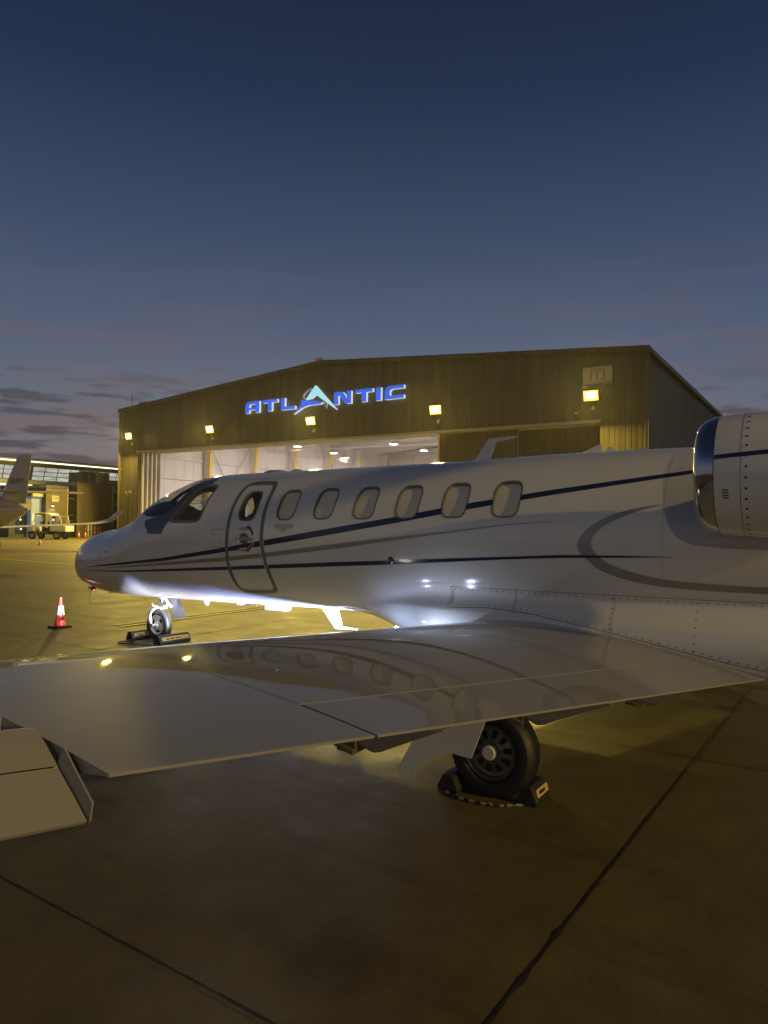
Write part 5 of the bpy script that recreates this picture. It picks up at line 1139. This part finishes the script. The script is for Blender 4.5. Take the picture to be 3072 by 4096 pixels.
# ================================================================== utility cart
def cart():
    a, b = PG(125, 2156), PG(243, 2158)
    u0_, v0_ = a[0], a[1]; o_ = (u0_, v0_, 0)
    t = thing('utility_cart', o_, 'four seat white utility cart with canopy and cargo box parked by the terminal', 'utility cart')
    # cart frame: x along body. body runs along direction from rear wheels to front wheels in u,v
    d = Vector((b[0]-a[0], b[1]-a[1], 0)).normalized(); e = Vector((d.y, -d.x, 0)); A0 = Vector((a[0], a[1], 0)); LN = math.dist(a[:2], b[:2])
    if e.dot(Vector((1, 0, 0))) > 0: e = -e        # e points away from camera
    def Q(x, y, z): p = A0+d*x+e*y; return (p.x, p.y, z)
    def bx(x0, x1, y0, y1, z0, z1, nm, m, bev=.02):
        g = G(o_); i = [Q(*p) for p in [(x0, y0, z0), (x1, y0, z0), (x1, y1, z0), (x0, y1, z0)]]; g.prism(i, (0, 0, z1-z0)); return g.build(nm, m, t, bevel=bev)
    bx(-.35, LN+.25, .1, 1.35, .38, .55, 'chassis', 'black'); bx(.0, LN*.55, .05, 1.4, .42, .62, 'side_sill', 'greydk')
    bx(LN*.62, LN+.35, .0, 1.45, .60, 1.08, 'cargo_box', 'cartwhite', .03); bx(LN*.64, LN+.30, -.012, -.005, .62, .68, 'box_trim', 'greydk', 0)
    bx(-.45, .15, .1, 1.35, .55, 1.0, 'front_cowl', 'cartwhite', .08)
    for x in (.75, 1.55): bx(x, x+.5, .2, 1.25, .62, .90, 'seat', 'leather', .05); bx(x+.42, x+.54, .2, .68, .90, 1.42, 'seat_back', 'leather', .05); bx(x+.42, x+.54, .77, 1.25, .90, 1.42, 'seat_back', 'leather', .05)
    for w_ in ((0.05, 0), (LN-.35, 0), (.05, 1.3), (LN-.35, 1.3)):
        c = Q(w_[0], w_[1]+.08, .29); g = G(o_); ax = (e.x, e.y, 0); g.lathe(c, ax, [(-.11, .17), (-.12, .25), (-.08, .29), (.08, .29), (.12, .25), (.11, .17)], 24, cap=False); wo = g.build('wheel', 'rubber', t, smooth=True, autos=.6)
        g = G(o_); g.lathe(c, ax, [(-.09, .175), (-.10, .16), (-.07, .05), (.07, .05), (.09, .17)], 18); g.build('rim', 'steel', wo, smooth=True, autos=.6)
    g = G(o_); R = []
    for i in range(15):
        x = .15+(LN*.62-.15)*i/14; zz = 2.02+.06*sin(pi*i/14)-(.10 if i in (0, 14) else 0); R.append([Q(x, .05, zz-.04), Q(x, .1, zz), Q(x, 1.35, zz), Q(x, 1.40, zz-.04)])
    g.rings(R); g.build('canopy', 'cartwhite', t, smooth=True, autos=.6)
    for y in (.1, 1.35):
        g = G(o_); g.tube([Q(-.1, y, .95), Q(.12, y, 1.5), Q(.25, y, 1.98)], .03, 8); g.tube([Q(1.42, y, .6), Q(1.45, y, 2.0)], .03, 8); g.tube([Q(LN*.64, y, 1.05), Q(LN*.62, y, 2.0)], .03, 8); g.build('canopy_post', 'cartwhite', t)
    g = G(o_); p = [Q(-.08, .12, 1.0), Q(-.08, 1.33, 1.0), Q(.2, 1.33, 1.92), Q(.2, .12, 1.92)]; g.poly(p); g.build('windscreen', 'pane', t, recalc=False)
    g = G(o_); g.tube([Q(.45, .45, 1.0), Q(.55, .45, 1.25)], .02, 6); g.lathe(Q(.56, .45, 1.26), (d.x*.5, d.y*.5, 1), [(0, .17), (.02, .17)], 18); g.build('steering_wheel', 'black', t)
    g = G(o_); g.tube([Q(LN*.62, .1, 1.1), Q(LN*.66, .1, 1.85), Q(LN*.95, .1, 1.8), Q(LN, .1, 1.1)], .03, 8); g.tube([Q(LN*.62, 1.35, 1.1), Q(LN*.66, 1.35, 1.85), Q(LN*.95, 1.35, 1.8), Q(LN, 1.35, 1.1)], .03, 8); g.build('rear_hoop', 'cartwhite', t)
    g = G(o_); g.lathe(Q(LN*.7, .7, 2.0), (0, 0, 1), [(-.12, .05), (.02, .06), (.06, .03)], 10); g.build('beacon', emis('beacon', (1, .25, .45), 1.6), t)
cart()

# ================================================================== the other jet
JU, JV = -21.48, -10.36
J0 = (JU-6, JV, 0)
jt = thing('parked_jet', J0, 'second jet at the left edge, only tail, tailplane and wing showing', 'aircraft')
def jsec(u, zc, r_, n=32): return [(u, JV+r_*cos(2*pi*k/n), zc+r_*1.05*sin(2*pi*k/n)) for k in range(n)]
g = G(J0); g.rings([jsec(u, z, r_) for u, z, r_ in ((-21.50, 1.99, .07), (-21.6, 1.98, .13), (-21.85, 1.97, .22), (-22.4, 1.96, .38), (-23.2, 1.93, .60), (-24.2, 1.88, .76), (-26, 1.82, .80), (-30, 1.80, .80), (-32, 1.78, .78), (-33.5, 1.65, .62), (-34.5, 1.5, .38), (-35.2, 1.42, .05))]); g.build('fuselage', 'jetwhite', jt, smooth=True)
g = G(J0)
def jfoil(pts_le_te, thick, horizontal):
    R = []
    for (u0_, u1_, s_, z) in pts_le_te:
        c = u1_-u0_; prof = [(0, 0), (.05, .6), (.2, .95), (.4, 1), (.7, .6), (1, .06), (1, -.06), (.7, -.6), (.4, -1), (.2, -.95), (.05, -.6)]
        R.append([(u0_+c*x, (s_ if horizontal else s_+thick*y), (z+thick*y if horizontal else z)) for x, y in prof])
    return R
g.rings(jfoil([(-23.9, -21.50, JV, 2.25), (-23.27, -21.38, JV, 2.88), (-22.2, -21.14, JV, 4.25), (-22.05, -21.12, JV, 4.33)], .085, False)); fin = g.build('fin', 'jetwhite', jt, smooth=True, autos=.7)
g = G(J0); g.rings([[(-21.62, JV+.092, 2.36), (-21.60, JV+.092, 2.36), (-21.44, JV+.092, 2.80), (-21.46, JV+.092, 2.80)] for q in (0, 1)], cap=True); g.build('rudder_gap', 'seam', fin, recalc=False)
text_on('registration', 'N824DM', .34, lambda x, y: (-22.17+x, JV+.09, 3.22+y), 'greydk', fin, .85, J0)
for s_ in (-1, 1):
    g = G(J0); g.rings(jfoil([(-23.0, -21.7, JV, 2.78), (-22.25, -21.65, JV+2.85*s_, 2.84)], .05, True)); g.build('tailplane', 'jetwhite', jt, smooth=True, autos=.7)
    g = G(J0); g.rings(jfoil([(-28.6, -26.4, JV+.5*s_, 1.08), (-27.7, -26.5, JV+6.9*s_, 1.38), (-27.5, -26.5, JV+7.5*s_, 1.45), (-27.1, -26.35, JV+7.95*s_, 1.64), (-26.75, -26.15, JV+8.3*s_, 2.08)], .045, True)); g.build('wing', 'jetwhite', jt, smooth=True, autos=.7)
    g = G(J0); g.lathe((-24.6, JV+1.25*s_, 2.25), (1, 0, 0), [(-1.0, .30), (-.95, .36), (-.3, .40), (.5, .38), (1.0, .27)], 28); g.build('engine_nacelle', 'jetwhite', jt, smooth=True, autos=.6)
    g = G(J0); g.lathe((-27.9, JV+2.2*s_, .28), (0, 1, 0), [(-.09, .15), (-.10, .22), (-.06, .28), (.06, .28), (.10, .22), (.09, .15)], 24); g.tube([(-27.9, JV+2.1*s_, .28), (-27.8, JV+2.1*s_, 1.1)], .05, 8); g.build('main_gear', 'rubber', jt)
g = G(J0); g.lathe((-33.0, JV, .22), (0, 1, 0), [(-.06, .12), (-.07, .18), (-.04, .22), (.04, .22), (.07, .18), (.06, .12)], 20); g.tube([(-33.0, JV, .25), (-33.0, JV, 1.1)], .04, 8); g.build('nose_gear', 'rubber', jt)
g = G(J0); g.lathe((-21.48, JV+.02, 1.98), (1, .25, 0), [(0, .10), (.05, .10), (.05, .07), (.0, .06)], 20); g.build('tail_exhaust_ring', 'trim', jt, smooth=True, autos=.5)
g = G(J0); g.rings([[(-24.2+i*.33, JV+lin([-24.2, -23.2, -22.4, -21.85, -21.6], [.765, .605, .385, .225, .135])(-24.2+i*.33)+.004, 2.12-(.05 if q else 0)*(1-i/8)) for q in (0, 1)] for i in range(8)], cap=False, close=False); g.build('dark_stripe', 'greydk', jt, recalc=False)

# ================================================================== light masts out of frame (they carry the apron light and the added fill lamp)
for (u, v, z), lb in ((TAILMAST, 'tall apron light mast far behind the tail of the jet'), (FILLMAST, 'added tall mast with a fill lamp far behind the camera')):
    t = thing('light_mast', (u, v, 0), lb, 'light mast', 'apron light masts'); o_ = (u, v, 0)
    g = G(o_); g.tube([(u+.6, v+.6, 0), (u+.6, v+.6, z)], [.16, .09], 12); g.build('pole', 'steel', t, smooth=True, autos=.6)
    g = G(o_); g.box((u-.3, v-.3, z+.4), (u+.8, v+.8, z+.6)); g.build('lamp_head', 'greydk', t)

# ================================================================== haze volume added to spread a halo round the lamps
g = G((0, 0, -1)); g.box((-405, -405, -1), (405, 405, 26))
hz = g.build('haze', 'black')
hm = bpy.data.materials.new('halo_haze'); hm.use_nodes = True; ht = hm.node_tree
for n in list(ht.nodes): ht.nodes.remove(n)
ho = ht.nodes.new('ShaderNodeOutputMaterial'); hv = ht.nodes.new('ShaderNodeVolumePrincipled'); hv.inputs['Color'].default_value = (.9, .9, .9, 1); hv.inputs['Density'].default_value = HAZE
hv.inputs['Anisotropy'].default_value = .6
ht.links.new(hv.outputs[0], ho.inputs['Volume']); hz.data.materials.clear(); hz.data.materials.append(hm); tag(hz, kind='stuff')
